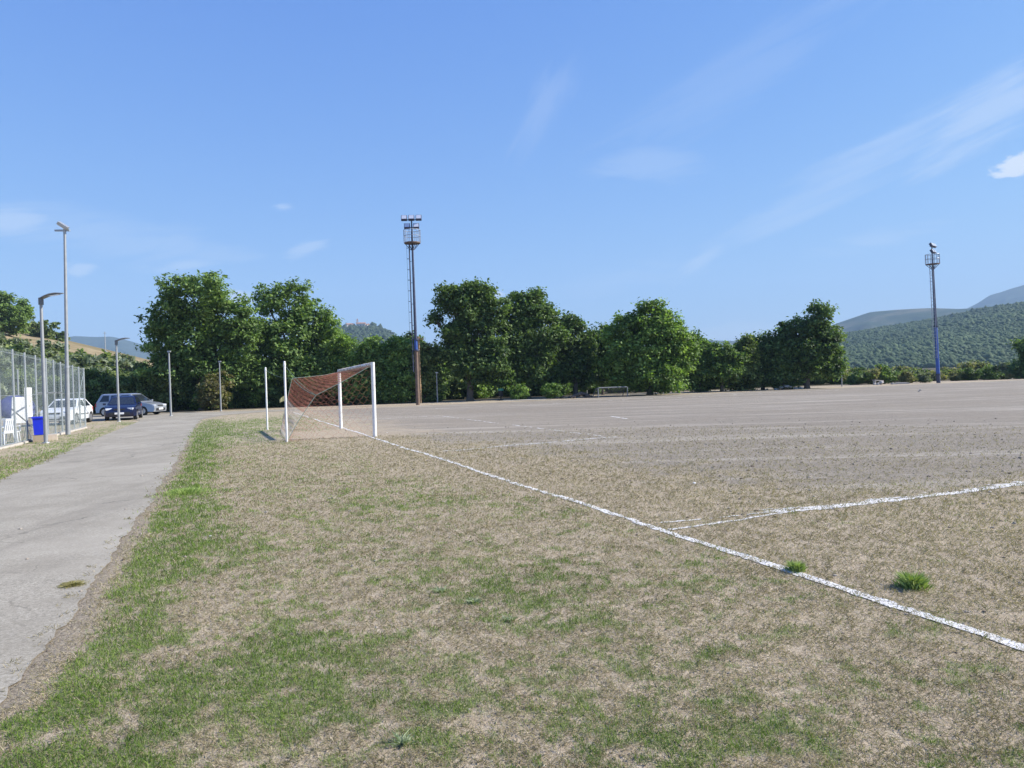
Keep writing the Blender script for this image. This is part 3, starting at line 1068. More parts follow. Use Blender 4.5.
def crowns(name, height, az0, az1, r0, r1, count, size, cols, label, cat=None):
    """many separate tree crowns far off, each a rough lump"""
    bm = bmesh.new()
    bmesh.ops.create_icosphere(bm, subdivisions=1, radius=1)
    bv = np.array([v.co[:] for v in bm.verts])
    bf = np.array([[v.index for v in f.verts] for f in bm.faces])
    bm.free()
    a = rng.uniform(az0, az1, count)
    r = r0 + (r1 - r0) * rng.random(count) ** .8
    z = height(a, r)
    keep = z > -0.5
    a, r, z = a[keep], r[keep], z[keep]
    k = len(a)
    s = size * np.exp(rng.normal(size=k) * .22) * (.6 + .9 * fbm(np.sin(a) * r * .012 + 3, np.cos(a) * r * .012, 3))
    nb = len(bv)
    jit = 1 + (rng.random((k, nb)) - .5) * 1.0
    v = bv[None] * jit[..., None] * s[:, None, None]
    v[..., 2] *= rng.uniform(.8, 1.25, k)[:, None]
    v[..., 0] += (np.sin(a) * r)[:, None]
    v[..., 1] += (np.cos(a) * r)[:, None]
    v[..., 2] += (z + s * .55)[:, None]
    f = bf[None] + (np.arange(k) * nb)[:, None, None]
    cols = np.array(cols)
    w = np.clip(.5 * rng.random(k) + 1.5 * (fbm(np.sin(a) * r * .008 + 50, np.cos(a) * r * .008, 4) - .5) + .25, 0, 1)[:, None]
    c = cols[0] * (1 - w) + cols[1] * w
    me = np_mesh(name, v.reshape(-1, 3), f.reshape(-1, 3), {'tint': np.repeat(c, nb, axis=0) * rng.uniform(.75, 1.25, (k * nb, 1))}, smooth=True)
    o = link(name, me, M['far_leaf'])
    return tag(o, label, cat, kind='stuff')


M['far_leaf'] = leaf_mat('far_leaf', 0.08, .9)
aw0 = math.atan2(ray(815, 340).x, ray(815, 340).y)
aw1 = math.atan2(ray(1130, 340).x, ray(1130, 340).y)
crowns('forest', hz_wood, aw0, aw1, 500, 1185, 60000, 1.5, [(.030, .060, .022), (.068, .108, .040)], 'continuous green wood covering the hillside on the right', 'forest')
crowns('forest', hz_vil, azv[0] + .01, azv[1] - .02, 900, 1270, 3000, 2.8, [(.022, .04, .016), (.05, .075, .028)], 'dark wood covering the small far hill that carries the village', 'forest')

# village on the far hill
def house(u, w, d, h, label, rz=.3, roof=True, name='house', cat='house'):
    a = math.atan2(ray(u, 328).x, ray(u, 328).y)
    r = 1235
    z = float(hz_vil(np.array([a]), np.array([float(r)]))[0])
    root = thing(name, label, cat, (math.sin(a) * r, math.cos(a) * r, z + 2.2), rz, 'buildings of the village on the far hilltop')
    MB().box((0, 0, h / 2 - 2), (w, d, h + 4)).build('wall', M['plaster'], root, smooth=False)
    e = .5
    if roof:
        MB().add([(-w / 2 - e, -d / 2 - e, h), (w / 2 + e, -d / 2 - e, h), (w / 2 + e, d / 2 + e, h), (-w / 2 - e, d / 2 + e, h), (-w / 2 - e, 0, h + d * .25), (w / 2 + e, 0, h + d * .25)],
                 [(0, 1, 5, 4), (2, 3, 4, 5), (0, 4, 3), (1, 2, 5), (3, 2, 1, 0)]).build('roof', M['roof_tile'], root, smooth=False)
    else:
        MB().add([(-w / 2, -d / 2, h), (w / 2, -d / 2, h), (w / 2, d / 2, h), (-w / 2, d / 2, h), (0, 0, h + 4)], [(0, 1, 4), (1, 2, 4), (2, 3, 4), (3, 0, 4), (3, 2, 1, 0)]).build('roof', M['roof_tile'], root, smooth=False)
    for k in (-1, 0, 1):
        MB().box((k * w * .3, -d / 2 - .03, h * .55), (w * .1, .1, h * .3)).build('window', M['dark_opening'], root, smooth=False)


house(357.5, 3.2, 3.2, 11, 'slim bell tower rising above the village on the far hilltop', .2, False, 'bell_tower', 'tower')
house(350, 12, 8, 5, 'pale village house at the left end of the far hilltop village', .5)
house(361, 14, 9, 6, 'large pale village house right beside the bell tower on the far hill', .1)
house(366.5, 8, 7, 4.5, 'small pale village house at the right end of the far hilltop village', -.4)

# dry hillside: shrubs and trees
def on_hill(u, v):
    """where a line of sight meets the dry hill"""
    d = ray(u, v).normalized()
    for r in np.arange(80, 330, .5):
        k = r / math.hypot(d.x, d.y)
        p = Vector((0, 0, CAM_H)) + d * k
        a = math.atan2(p.x, p.y)
        if float(hz_dry(np.array([a]), np.array([r]))[0]) >= p.z:
            return p
    k = 188 / math.hypot(d.x, d.y)
    p = Vector((0, 0, CAM_H)) + d * k
    p.z = float(hz_dry(np.array([math.atan2(p.x, p.y)]), np.array([188.0]))[0])
    return p


G3 = 'shrubs scattered over the dry hillside'
L3 = 'grey green shrub growing low on the dry hillside behind the fence'
B3 = [make_bush(2.6, 3.0, 2600, k, L3, G3, .22) for k in ('olive', 'hedge', 'olive')]
hr = random.Random(5)
for k in range(66):
    u = hr.uniform(-40, 150)
    top = 357 + max(0, u - 20) * .19
    v = hr.uniform(top, top + 42)
    p = on_hill(u, v)
    place(hr.choice(B3), used, p.x, p.y, hr.uniform(0, 6.28), hr.uniform(.85, 1.5), p.z - .3)
for (u, v, sc, lab, k) in [
    (24, 345, .55, 'small round shrub on the bare tan strip of the hillside beside the lamp post', 'hedge'),
    (61, 353, .75, 'round dark shrub on the tan field edge just behind the tall pole', 'dark'),
    (82, 357, .55, 'bright round shrub on the tan field right of the tall pole', 'bright'),
    (15, 345, .5, 'small shrub on the bare tan strip near the left edge of the picture', 'olive'),
    (108, 364, .6, 'dark low shrub at the lower edge of the tan field above the hedge', 'dark'),
    (122, 368, .6, 'dark shrub at the right end of the tan field above the hedge', 'dark')]:
    bsh = make_bush(2.4, 3.2, 2600, k, lab, G3, .2)
    p = on_hill(u, v)
    place(bsh, used, p.x, p.y, hr.uniform(0, 6), sc, p.z - .3)
for (u, v, sc, lab) in [
    (30, 334, 1.0, 'leafy bush on the hill crest right of the round hilltop tree'), (40, 337, 1.0, 'bush on the hill crest directly behind the nearest lamp arm'),
    (50, 339, .9, 'bush on the hill crest between the lamp post and the tall pole'), (60, 341, .8, 'rightmost bush of the row on the hill crest left of the tall pole')]:
    bsh = make_bush(2.6, 4.6, 3000, 'hedge', lab, 'bushes on the crest of the dry hill', .22)
    p = on_hill(u, v)
    place(bsh, used, p.x, p.y, hr.uniform(0, 6), sc, p.z - .6)
# tree on the hill top at the left edge
p = on_hill(8, 336)
root = thing('tree', 'round green tree on the hilltop at the left edge of the picture', 'tree', p, 0)
vv, ff, tt = leaf_cloud([(0, 0, 4.6, 3.6, 3.6, 3.0), (2.2, 0, 3.6, 2.2, 2.2, 2.4), (-2.6, 0, 4.0, 2.6, 2.6, 2.6), (-.8, 0, 6.6, 2.2, 2.2, 1.5), (0, 0, 2.0, 3.4, 3.0, 1.8)], 12000, .26, GREENS['oak'], .6)
link('crown', np_mesh('crown', vv, ff, {'tint': tt}), M['leaf'], root)
mb = MB()
branch(mb, (0, 0, -.5), (0, 0, 3), .3, .2, 8)
for k in range(6):
    branch(mb, (0, 0, 2.4), (random.uniform(-2, 2), random.uniform(-2, 2), random.uniform(4, 6)), .12, .03, 5)
mb.build('trunk', M['bark'], root)
# thin mast on the hill
p = on_hill(105.5, 352)
MBm = MB()
MBm.tube((0, 0, -.5), (0, 0, 4.2), .10, .06, 8).tube((-.4, 0, 3.9), (.4, 0, 3.9), .03, .03, 6).box((0, 0, -.1), (.5, .5, .5))
o = MBm.build('utility_pole', M['galv'], None, loc=p)
tag(o, 'thin pale pole standing on the tan hill crest in front of the blue mountain', 'pole')

# ------------------------------------------------------------------ goal
gn_, gf_ = at(375, 436.6), at(341, 428.4)
goal = thing('football_goal', 'full size white football goal with a rust red net on the goal line', 'goal', gn_, math.atan2((gf_ - gn_).y, (gf_ - gn_).x), None)
# local x: along goal line, local -y... into the pitch; +y is behind the goal
GWID = (gf_ - gn_).length
HN, HF = 2.50, 2.38
for xx, hh in ((0, HN), (GWID, HF)):
    MB().tube((xx, 0, -.05), (xx, 0, hh), .066, .066, 16).build('post', M['white_paint'], goal)
MB().tube((.07, 0, HN - .06), (GWID - .07, 0, HF - .06), .058, .058, 14).build('crossbar', M['white_paint'], goal)
# net panels. b = distance behind the line
prof_near = [(0, 2.42), (.55, 2.12), (1.1, 1.84), (1.9, 1.46), (2.2, 1.05), (2.5, .62), (2.85, 0.03)]
prof_far = [(0, 2.28), (.6, 2.17), (1.2, 2.12), (1.85, 2.08), (2.0, 1.5), (2.15, .9), (2.35, 0.03)]


def prof_pt(pf, t):
    k = t * (len(pf) - 1)
    i = min(int(k), len(pf) - 2)
    f = k - i
    return pf[i][0] * (1 - f) + pf[i + 1][0] * f, pf[i][1] * (1 - f) + pf[i + 1][1] * f


def net_pt(a, t):
    """a along the goal 0..1, t down the net 0..1"""
    b0, z0 = prof_pt(prof_near, t)
    b1, z1 = prof_pt(prof_far, t)
    w = a
    sag = math.sin(math.pi * a) * math.sin(math.pi * t) * .10
    return Vector((a * GWID, (b0 * (1 - w) + b1 * w), max(.02, (z0 * (1 - w) + z1 * w) - sag)))


def hexnet(mb, fn, nu, nv, r):
    """hexagonal mesh over a parameter square"""
    segs = []
    for j in range(nv):
        for i in range(nu):
            o = .5 if j % 2 else 0
            c0 = ((i + o) / nu, j / nv)
            if c0[0] > 1: continue
            top = (c0[0], (j + .33) / nv)
            segs.append((c0, top))
            for dx in (-.5, .5):
                q = (c0[0] + dx / nu, (j + 1) / nv)
                if 0 <= q[0] <= 1: segs.append((top, q))
    for a, b_ in segs:
        pa, pb = fn(*a), fn(*b_)
        if pa is None or pb is None or (pa - pb).length < .01: continue
        mb.tube(pa, pb, r, r, 3, cap=False)


mb = MB()
hexnet(mb, lambda a, t: net_pt(a, t * .72), 46, 16, .0021)
netm = mb.build('net', M['net_rust'], goal, smooth=False)
mb = MB()
hexnet(mb, lambda a, t: net_pt(a, .72 + t * .28), 46, 7, .0020)
tag(mb.build('net', M['net_pale'], goal, smooth=False), 'pale lower part of the goal net')


def side(a, pf):
    def fn(x_, t_):
        b_, z_ = prof_pt(pf, x_)
        zz = z_ * (1 - t_)
        return Vector((a * GWID, b_, max(.02, zz)))
    return fn


mb = MB()
hexnet(mb, side(1, prof_far), 16, 18, .0032)
hexnet(mb, side(0, prof_near), 14, 14, .0022)
mb.build('side_net', M['net_rust'], goal, smooth=False)
mb = MB()
for a, pf in ((0, prof_near), (1, prof_far)):
    mb.path([Vector((a * GWID, b_, z_)) for b_, z_ in pf], .010, 5)
mb.path([net_pt(k / 12, .5) for k in range(13)], .007, 5)
mb.path([net_pt(k / 12, 1.0) for k in range(13)], .008, 5)
mb.build('net_rope', M['rope'], goal)
# the gathered edge of the net, wound round the crossbar
mb = MB()
pv_ = None
for k in range(420):
    x_ = .08 + (GWID - .16) * k / 419
    zc = HN - .06 + (HF - HN) * x_ / GWID
    t = k * 1.9 + random.uniform(-.4, .4)
    r_ = .066 + random.uniform(0, .03)
    q = Vector((x_, math.cos(t) * r_, zc + math.sin(t) * r_ - .012))
    if pv_ is not None: mb.tube(pv_, q, .006, .006, 3, cap=False)
    pv_ = q
mb.build('net_lashing', M['net_grey'], goal, smooth=False)

for (u, v, top, lab, tie_t) in [(287, 442, 361.5, 'white steel net post behind the near side of the goal', (0, .5)), (267.5, 430, 368, 'thinner white steel net post behind the far side of the goal', (1, .5))]:
    p = at(u, v)
    hgt = 80 * p.y / F if u > 280 else 62 * p.y / F
    root = thing('net_post', lab, 'post', p, 0, None)
    MB().tube((0, 0, -.05), (0, 0, hgt), .034, .034, 12).tube((0, 0, hgt - .12), (0, 0, hgt - .06), .042, .042, 12).build('shaft', M['white_paint'], root)
    MB().tube((0, 0, hgt), (0, 0, hgt + .03), .037, .024, 12).build('cap', M['white_paint'], root)
    tgt = goal.matrix_basis @ net_pt(*(0, .5)) if u > 280 else goal.matrix_basis @ net_pt(1, .5)
    mb = MB()
    a_, e_ = Vector((0, 0, hgt - .09)), tgt - p
    mb.path([a_.lerp(e_, k / 6) - Vector((0, 0, .10 * math.sin(math.pi * k / 6))) for k in range(7)], .006, 4)
    mb.build('tie_rope', M['rope'], root)

# corner flag beyond the goal
p = far(286.5, 408.5, 53)
p.z = 0
root = thing('corner_flag', 'yellow corner flag far behind the goal net', 'flag', p)
MB().tube((0, 0, 0), (0, 0, 1.15), .018, .016, 8).build('pole', M['white_paint'], root)
mb = MB()
rows = []
for k in range(7):
    t = k / 6
    xx = -.46 * t
    yy = .05 * math.sin(t * 6)
    dz = -.16 * t * t
    rows.append([Vector((xx, yy - .004, 1.13 + dz - .18 * t)), Vector((xx, yy + .004, 1.13 + dz - .18 * t)), Vector((xx, yy + .004, .70 + dz + .02 * t)), Vector((xx, yy - .004, .70 + dz + .02 * t))])
mb.loft(rows).build('flag', M['yellow'], root)

M['goal_grey'] = paint('goal_grey', (.20, .21, .22), .6, .2, .2, 5)
# small training goal by the trees
p = at(613, 397.2)
sg = thing('training_goal', 'small grey training goal standing in front of the bright green tree', 'goal', (p.x, p.y, 0), R(12))
mb = MB()
for xx in (-1.25, 1.25):
    MB().tube((xx, 0, 0), (xx, 0, .80), .05, .05, 8).build('post', M['goal_grey'], sg)
    mb.path([Vector((xx, 0, .78)), Vector((xx, .55, .74)), Vector((xx * 1.05, 1.3, .04)), Vector((xx, 0, .04))], .035, 6)
MB().tube((-1.2, 0, .80), (1.2, 0, .80), .05, .05, 8).build('crossbar', M['goal_grey'], sg)
mb.tube((-1.25 * 1.05, 1.3, .04), (1.25 * 1.05, 1.3, .04), .035, .035, 6)
mb.build('rear_frame', M['goal_grey'], sg)
mb = MB()
hexnet(mb, lambda a, t: Vector((-1.2 + 2.4 * a, .55 + .7 * t, .74 - .7 * t)), 22, 9, .005)
hexnet(mb, lambda a, t: Vector((-1.2 + 2.4 * a, .55 * t, .78 - .04 * t)), 22, 5, .005)
mb.build('net', M['net_grey'], sg, smooth=False)


# ------------------------------------------------------------------ lamp posts and poles
def lamp_post(u, v, top_v, label, arm=1.0, rz=0.0, r=.055, depth=None, group='slim lamp posts along the road', armlen=.75):
    p = at(u, v) if depth is None else far(u, v, depth)
    p = Vector((p.x, p.y, 0))
    h = (v - top_v) * p.y / F
    root = thing('lamp_post', label, 'lamp post', p, rz, group)
    MB().tube((0, 0, -.05), (0, 0, h * .99), r * 1.15, r * .8, 12).tube((0, 0, 0), (0, 0, .03), r * 2.2, r * 2.0, 12).build('pole', M['galv_pole'], root)
    if arm:
        # a shallow curved head reaching out sideways
        top, bot = [], []
        n = 9
        rings = []
        for k in range(n + 1):
            t = k / n
            xx = -.06 + armlen * t
            zz = h - .09 + .26 * math.sin(min(1, t * 1.05) * math.pi * .62) * .72
            wdt = .045 + .12 * math.sin(t * math.pi) ** .7
            th = .045 * (1 - .75 * t) + .012
            rings.append([Vector((xx, -wdt, zz)), Vector((xx, -wdt * .5, zz + th)), Vector((xx, wdt * .5, zz + th)), Vector((xx, wdt, zz)), Vector((xx, wdt * .6, zz - th * .6)), Vector((xx, -wdt * .6, zz - th * .6))])
        MB().loft(rings).build('lamp_head', M['grey_lamp'], root)
        c = rings[5]
        z0 = c[4].z - .004
        MB().box((armlen * .58, 0, z0 - .012), (armlen * .42, .15, .012), Matrix.Rotation(R(-5), 3, 'Y')).build('lens', M['lens'], root, smooth=False)
        MB().tube((0, 0, h - .28), (0, 0, h - .03), r * 1.35, r * 1.35, 12).build('collar', M['grey_lamp'], root)
    else:
        MB().box((.02, 0, h + .03), (.22, .12, .10)).build('lamp_head', M['galv'], root, bevel=.02)
    return root


lamp_post(46, 443, 297, 'nearest lamp post with a curved grey head arching right beside the blue bin', 1, R(-8), .062, armlen=.95)
lamp_post(119, 421.5, 340, 'lamp post with a small curved head in front of the dark blue car', 1, R(10), .06, armlen=.80)
lamp_post(171, 416, 352, 'straight pale post with a small boxy head at the road bend', 0, 0, .06)
lamp_post(221, 411, 362, 'thin straight post at the edge of the path left of the goal', 0, 0, .05)
lamp_post(437.5, 402.5, 373, 'thin grey post in front of the trees right of the left floodlight mast', 0, 0, .045, group='thin posts along the far edge of the pitch')
lamp_post(587, 396, 356, 'thin grey post beside the small training goal', 0, 0, .045, group='thin posts along the far edge of the pitch')
lamp_post(725, 391, 357, 'thin grey post in front of the low round tree', 0, 0, .045, group='thin posts along the far edge of the pitch')
lamp_post(842, 386.5, 367, 'short grey post at the right end of the tree line', 0, 0, .045, group='thin posts along the far edge of the pitch')

# tall pole with floodlight by the fence
p = at(68, 434.5)
h = 205 * p.y / F
root = thing('floodlight_pole', 'tall thin galvanised pole beside the sports fence with a floodlight on top', 'pole', (p.x, p.y, 0))
root.rotation_euler = (0, R(1.1), 0)
MB().tube((0, 0, -.05), (0, 0, h * .33), .098, .085, 14).tube((0, 0, h * .33), (0, 0, h), .075, .05, 14).build('pole', M['galv_pole'], root)
MB().tube((0, 0, h * .325), (0, 0, h * .335), .098, .098, 14).build('collar', M['galv'], root)
MB().box((-.1, 0, h - .05), (.62, .09, .07)).tube((0, 0, h - .2), (0, 0, h + .05), .06, .06, 10).build('cross_arm', M['galv'], root)
rt = Matrix.Rotation(R(35), 3, 'Y') @ Matrix.Rotation(R(20), 3, 'Z')
fl = MB().box((-.04, -.05, h + .15), (.42, .34, .13), rt).build('floodlight', M['galv'], root, smooth=False, bevel=.015)
MB().box(Vector((-.04, -.05, h + .15)) + rt @ Vector((0, 0, -.074)), (.36, .28, .012), rt).build('lens', M['lens'], fl, smooth=False)


# ------------------------------------------------------------------ floodlight masts
def mast(label, u, v, h, face, lean, blue, cage_r=.62, rz=0):
    p = at(u, v)
    root = thing('floodlight_mast', label, 'floodlight mast', (p.x, p.y, 0), rz, 'floodlight masts beside the pitch')
    root.rotation_euler = (0, lean, rz)
    zp = h - 1.55                      # platform level
    if blue:
        secs = [(0, .9, 'mast_dark', .19, .18), (.9, h * .42, 'mast_blue', .175, .15), (h * .42, zp, 'mast_dark', .14, .10)]
    else:
        secs = [(0, h * .30, 'mast_brown', .15, .13), (h * .30, h * .36, 'mast_blue', .128, .122), (h * .36, zp, 'mast_dark', .115, .075)]
    for k, (a, b_, mt, r0, r1) in enumerate(secs):
        MB().tube((0, 0, a - (.05 if k == 0 else 0)), (0, 0, b_), r0, r1, 14).build('pole', M[mt], root)
    for z in (secs[0][1], secs[1][1]):
        MB().tube((0, 0, z - .05), (0, 0, z + .05), .24, .24, 14).build('flange', M['mast_dark'], root)
    # ladder with hoops, left of the pole as seen from the pitch
    lx = -.24
    mb = MB()
    for dy in (-.17, .17):
        mb.tube((lx, dy, 2.5), (lx, dy, zp), .026, .026, 5)
    z = 2.6
    while z < zp:
        mb.tube((lx, -.17, z), (lx, .17, z), .020, .020, 5)
        z += .33
    z = 2.8
    while z < zp:
        mb.tube((lx, 0, z), (-.1, 0, z), .018, .018, 5)
        z += 1.6
    mb.build('ladder', M['mast_grey' if blue else 'mast_dark'], root)
    mb = MB()
    z = 4.6
    while z < zp - .2:
        pts = [Vector((lx - .20 * math.sin(t), .22 * math.cos(t), z)) for t in np.linspace(0, math.pi, 7)]
        mb.path(pts, .014, 4)
        z += .8
    mb.tube((lx - .20, 0, 4.6), (lx - .20, 0, zp), .012, .012, 4)
    mb.build('safety_cage', M['mast_grey' if blue else 'mast_dark'], root)
    # platform
    n = 14
    MB().tube((0, 0, zp - .06), (0, 0, zp + .02), cage_r, cage_r, n).build('platform', M['mast_brown'], root)
    mb = MB()
    for k in range(6):
        t = k / 6 * 2 * math.pi
        mb.tube((.1 * math.cos(t), .1 * math.sin(t), zp - .55), (cage_r * .9 * math.cos(t), cage_r * .9 * math.sin(t), zp - .05), .025, .025, 5)
    mb.build('bracket', M['mast_dark'], root)
    mb = MB()
    for k in range(n):
        t, t2 = k / n * 2 * math.pi, (k + 1) / n * 2 * math.pi
        a, b_ = Vector((math.cos(t), math.sin(t), 0)) * cage_r, Vector((math.cos(t2), math.sin(t2), 0)) * cage_r
        mb.tube(a + Vector((0, 0, zp)), a + Vector((0, 0, zp + .95)), .02, .02, 5)
        for dz in (.5, .95):
            mb.tube(a + Vector((0, 0, zp + dz)), b_ + Vector((0, 0, zp + dz)), .022, .022, 5)
    mb.build('railing', M['mast_grey'], root)
    mb = MB()
    mb.tube((0, 0, zp), (0, 0, zp + 1.75), .06, .05, 8)
    ax = Vector((math.cos(face), math.sin(face), 0))
    for dz, w in ((1.15, .5), (1.72, .72)):
        mb.tube(Vector((0, 0, zp + dz)) - ax * w, Vector((0, 0, zp + dz)) + ax * w, .035, .035, 6)
    mb.build('light_rack', M['mast_dark'], root)
    fw = Vector((math.sin(face), -math.cos(face), 0))
    rot = Matrix.Rotation(face, 3, 'Z') @ Matrix.Rotation(R(-28), 3, 'X')
    for dz, offs in ((1.22, (-.34, .34)), (1.84, (-.54, 0, .54))):
        for w in offs:
            c = Vector((0, 0, zp + dz)) + ax * w + fw * .1
            f_ = MB().box(c, (.44, .24, .40), rot).build('floodlight', M['mast_dark'], root, smooth=False, bevel=.03)
            MB().box(c + rot @ Vector((0, -.127, 0)), (.36, .012, .32), rot).build('lens', M['lens'], f_, smooth=False)
    return root


mast('tall floodlight mast with a rusty brown foot in front of the trees', 418, 405, 13.75, R(3), R(-.2), False)
mast('leaning floodlight mast with a blue lower part at the far right', 938.5, 383, 13.5, R(22), R(-2.0), True, .64, R(25))

# wooden utility pole behind the left mast
p = far(420.5, 402, 61)
root = thing('utility_pole', 'weathered wooden utility pole behind the left floodlight mast', 'pole', (p.x, p.y, 0))
MB().tube((0, 0, -.05), (0, 0, 5.4), .11, .08, 10).build('pole', M['wood'], root)
MB().box((0, 0, 5.2), (.9, .09, .10)).build('cross_arm', M['wood'], root, smooth=False)

# ------------------------------------------------------------------ sports fence
FA, FB = np.array(tuple(at(1, 449).to_2d())), np.array(tuple(at(86, 428).to_2d()))
FDv = (FB - FA) / np.linalg.norm(FB - FA)
post_px = [1, 15.5, 27.5, 38, 48.5, 56, 63, 75, 81, 86]


def fence_t(u):
    """distance along the fence seen in pixel column u (at ground level)"""
    lo, hi = -6., 20.
    for _ in range(40):
        mid = (lo + hi) / 2
        p = FA + FDv * mid
        d = ray(u, 440)
        side_ = p[0] * d.y - p[1] * d.x
        if side_ > 0: hi = mid
        else: lo = mid
    return lo


frz = math.atan2(FDv[1], FDv[0])
fence = thing('sports_fence', 'tall wire mesh fence on galvanised posts along the left side of the road', 'fence', (FA[0], FA[1], 0), frz)
FL = float(np.linalg.norm(FB - FA))
FH0, FH1 = 3.42, 2.95
fh = lambda t: FH0 + (FH1 - FH0) * max(0, min(1, t / FL))
ts = [fence_t(u) for u in post_px]
ts = [-4.6, -2.3] + ts
for t in ts:
    MB().tube((t, 0, -.05), (t, 0, fh(t)), .034, .034, 10).build('post', M['galv'], fence)
t0, t1 = ts[0], ts[-1]
# side returning away from the road
back = 14.0
for k in range(1, 6):
    MB().tube((t1, k * back / 5, -.05), (t1, k * back / 5, FH1), .034, .034, 10).build('post', M['galv'], fence)
mb = MB()
mb.tube((t0, 0, .09), (t1, 0, .09), .02, .02, 6)
mb.tube((t0, 0, 1.75), (t1, 0, 1.75), .008, .008, 5)
mb.tube((t0, 0, fh(t0) - .05), (t1, 0, fh(t1) - .05), .009, .009, 5)
mb.build('tension_wire', M['galv'], fence)
mb = MB()
ta, tb = ts[5], ts[8]
mb.tube((ta, -.02, 1.80), (tb, -.02, 1.80), .028, .028, 6)
mb.build('rail', M['grey_lamp'], fence)
mb = MB()
mb.box(((t0 + t1) / 2, 0, .02), (t1 - t0, .16, .10))
mb.build('kerb', M['concrete'], fence, smooth=False)


def chain(mb, L, hfun, org, ax, sp, r):
    for sgn in (1, -1):
        k = -3.6
        while k < L + 3.6:
            # wire x = k + sgn*z
            z0, z1 = .08, hfun(0)
            xa, xb = k + sgn * z0, k + sgn * z1
            pts = []
            for z_ in (z0, z1):
                pts.append((k + sgn * z_, z_))
            (xa, za), (xb, zb) = pts
            if sgn < 0: (xa, za), (xb, zb) = (xb, zb), (xa, za)
            if xa < 0:
                f = (0 - xa) / (xb - xa)
                xa, za = 0, za + (zb - za) * f
            if xb > L:
                f = (L - xa) / (xb - xa)
                xb, zb = L, za + (zb - za) * f
            if xb > xa + .02:
                za, zb = min(za, hfun(xa) - .05), min(zb, hfun(xb) - .05)
                mb.tube(org + ax * xa + Vector((0, 0, za)), org + ax * xb + Vector((0, 0, zb)), r, r, 3, cap=False)
            k += sp


mb = MB()
chain(mb, t1 - t0, lambda t: fh(t + t0), Vector((t0, -.04, 0)), Vector((1, 0, 0)), .075, .0015)
chain(mb, back, lambda t: FH1, Vector((t1 + .04, 0, 0)), Vector((0, 1, 0)), .075, .0015)
M['wire'] = paint('green_grey_wire', (.30, .36, .36), .5, .3, .1, 5)
mb.build('wire_mesh', M['wire'], fence, smooth=False)


def fence_pt(t, off, z=0):
    """t along the fence, off to its left (behind)"""
    p = FA + FDv * t + np.array([-FDv[1], FDv[0]]) * off
    return Vector((p[0], p[1], z))


# white banner hung on the fence
tb0 = fence_t(28.5)
tb1 = fence_t(36.2)
root = thing('banner', 'white sheet banner with a faint mark hung inside the fence', 'banner', fence_pt((tb0 + tb1) / 2, .06), frz)
w_ = tb1 - tb0
rows = []
for k in range(9):
    t = k / 8
    xx = (t - .5) * w_
    yy = .03 * math.sin(t * 9) + .02
    rows.append([Vector((xx, yy - .006, .93 - .03 * t)), Vector((xx, yy + .006, .93 - .03 * t)), Vector((xx, yy + .006, 2.02)), Vector((xx, yy - .006, 2.02))])
MB().loft(rows).build('sheet', M['cloth_white'], root)
MB().box((.08, -.022, 1.50), (.16, .008, .12)).box((.02, -.022, 1.34), (.22, .008, .05)).build('emblem', paint('faded_print', (.58, .56, .42), .8), root, smooth=False)

# tilted blue parasol lying behind the fence
c = far(17, 430, 31.6)
root = thing('parasol', 'dark blue parasol leaning tilted behind the fence', 'parasol', (c.x, c.y, 1.12), 0)
root.rotation_euler = (R(38), R(12), R(28))
root.scale = (.74, .74, 1.0)
mb = MB()
n = 16
rings = []
for k in range(7):
    f = k / 6
    rr_ = 1.0 * math.sin(f * math.pi * .46) + .01
    zz = .52 * math.cos(f * math.pi * .46)
    rings.append([Vector((rr_ * math.cos(i / n * 2 * math.pi) * (1 if i % 2 == 0 else .97), rr_ * math.sin(i / n * 2 * math.pi) * (1 if i % 2 == 0 else .97), zz)) for i in range(n)])
inner = [[p * .985 - Vector((0, 0, .01)) for p in r_] for r_ in rings[::-1]]
mb.loft(rings + inner, cap=True).build('canopy', M['blue_cloth'], root)
MB().tube((0, 0, -1.42), (0, 0, .6), .022, .018, 8).build('pole', M['white_paint'], root)
mb = MB()
for i in range(8):
    t = i / 8 * 2 * math.pi
    mb.tube((0, 0, .30), (.92 * math.cos(t), .92 * math.sin(t), .10), .008, .008, 4)
mb.build('rib', M['galv'], root)

# white folding table top standing on edge
c = far(21.0, 440, 29.7)
root = thing('folding_table', 'white folding table stood up on its side behind the fence', 'table', (c.x, c.y, 0), R(58))
rt = Matrix.Rotation(R(9), 3, 'X')
MB().box((0, 0, 1.15), (.62, .045, 1.05), rt).build('tabletop', M['white_plastic'], root, smooth=False, bevel=.015)
for sx in (-.24, .24):
    MB().tube((sx, .08, .6), (sx * 1.1, -.28, .0), .016, .016, 6).tube((sx, .05, .6), (sx * 1.1, .32, 0), .016, .016, 6).build('leg', M['grey_lamp'], root)


# white plastic chairs
def make_chair():
    root = thing('plastic_chair', 'white plastic garden chair behind the fence, nearest the left edge of the picture', 'chair', (0, 0, 0), 0, 'white plastic chairs behind the fence')
    MB().box((0, 0, .43), (.44, .42, .03)).build('seat', M['white_plastic'], root, bevel=.01)
    rt_ = Matrix.Rotation(R(-12), 3, 'X')
    mb = MB()
    for k in range(5):
        mb.box((-.17 + k * .085, .245, .68), (.055, .02, .44), rt_)
    mb.box((0, .295, .90), (.44, .025, .07), rt_).box((0, .205, .48), (.44, .025, .05), rt_)
    mb.build('backrest', M['white_plastic'], root, smooth=False)
    for sx in (-1, 1):
        MB().box((sx * .235, .0, .64), (.05, .42, .03)).tube((sx * .235, -.19, .42), (sx * .235, -.19, .63), .02, .02, 6).build('armrest', M['white_plastic'], root)
        for sy in (-1, 1):
            MB().tube((sx * .19, sy * .18, .42), (sx * .23, sy * .24, 0), .024, .018, 6).build('leg', M['white_plastic'], root)
    return root


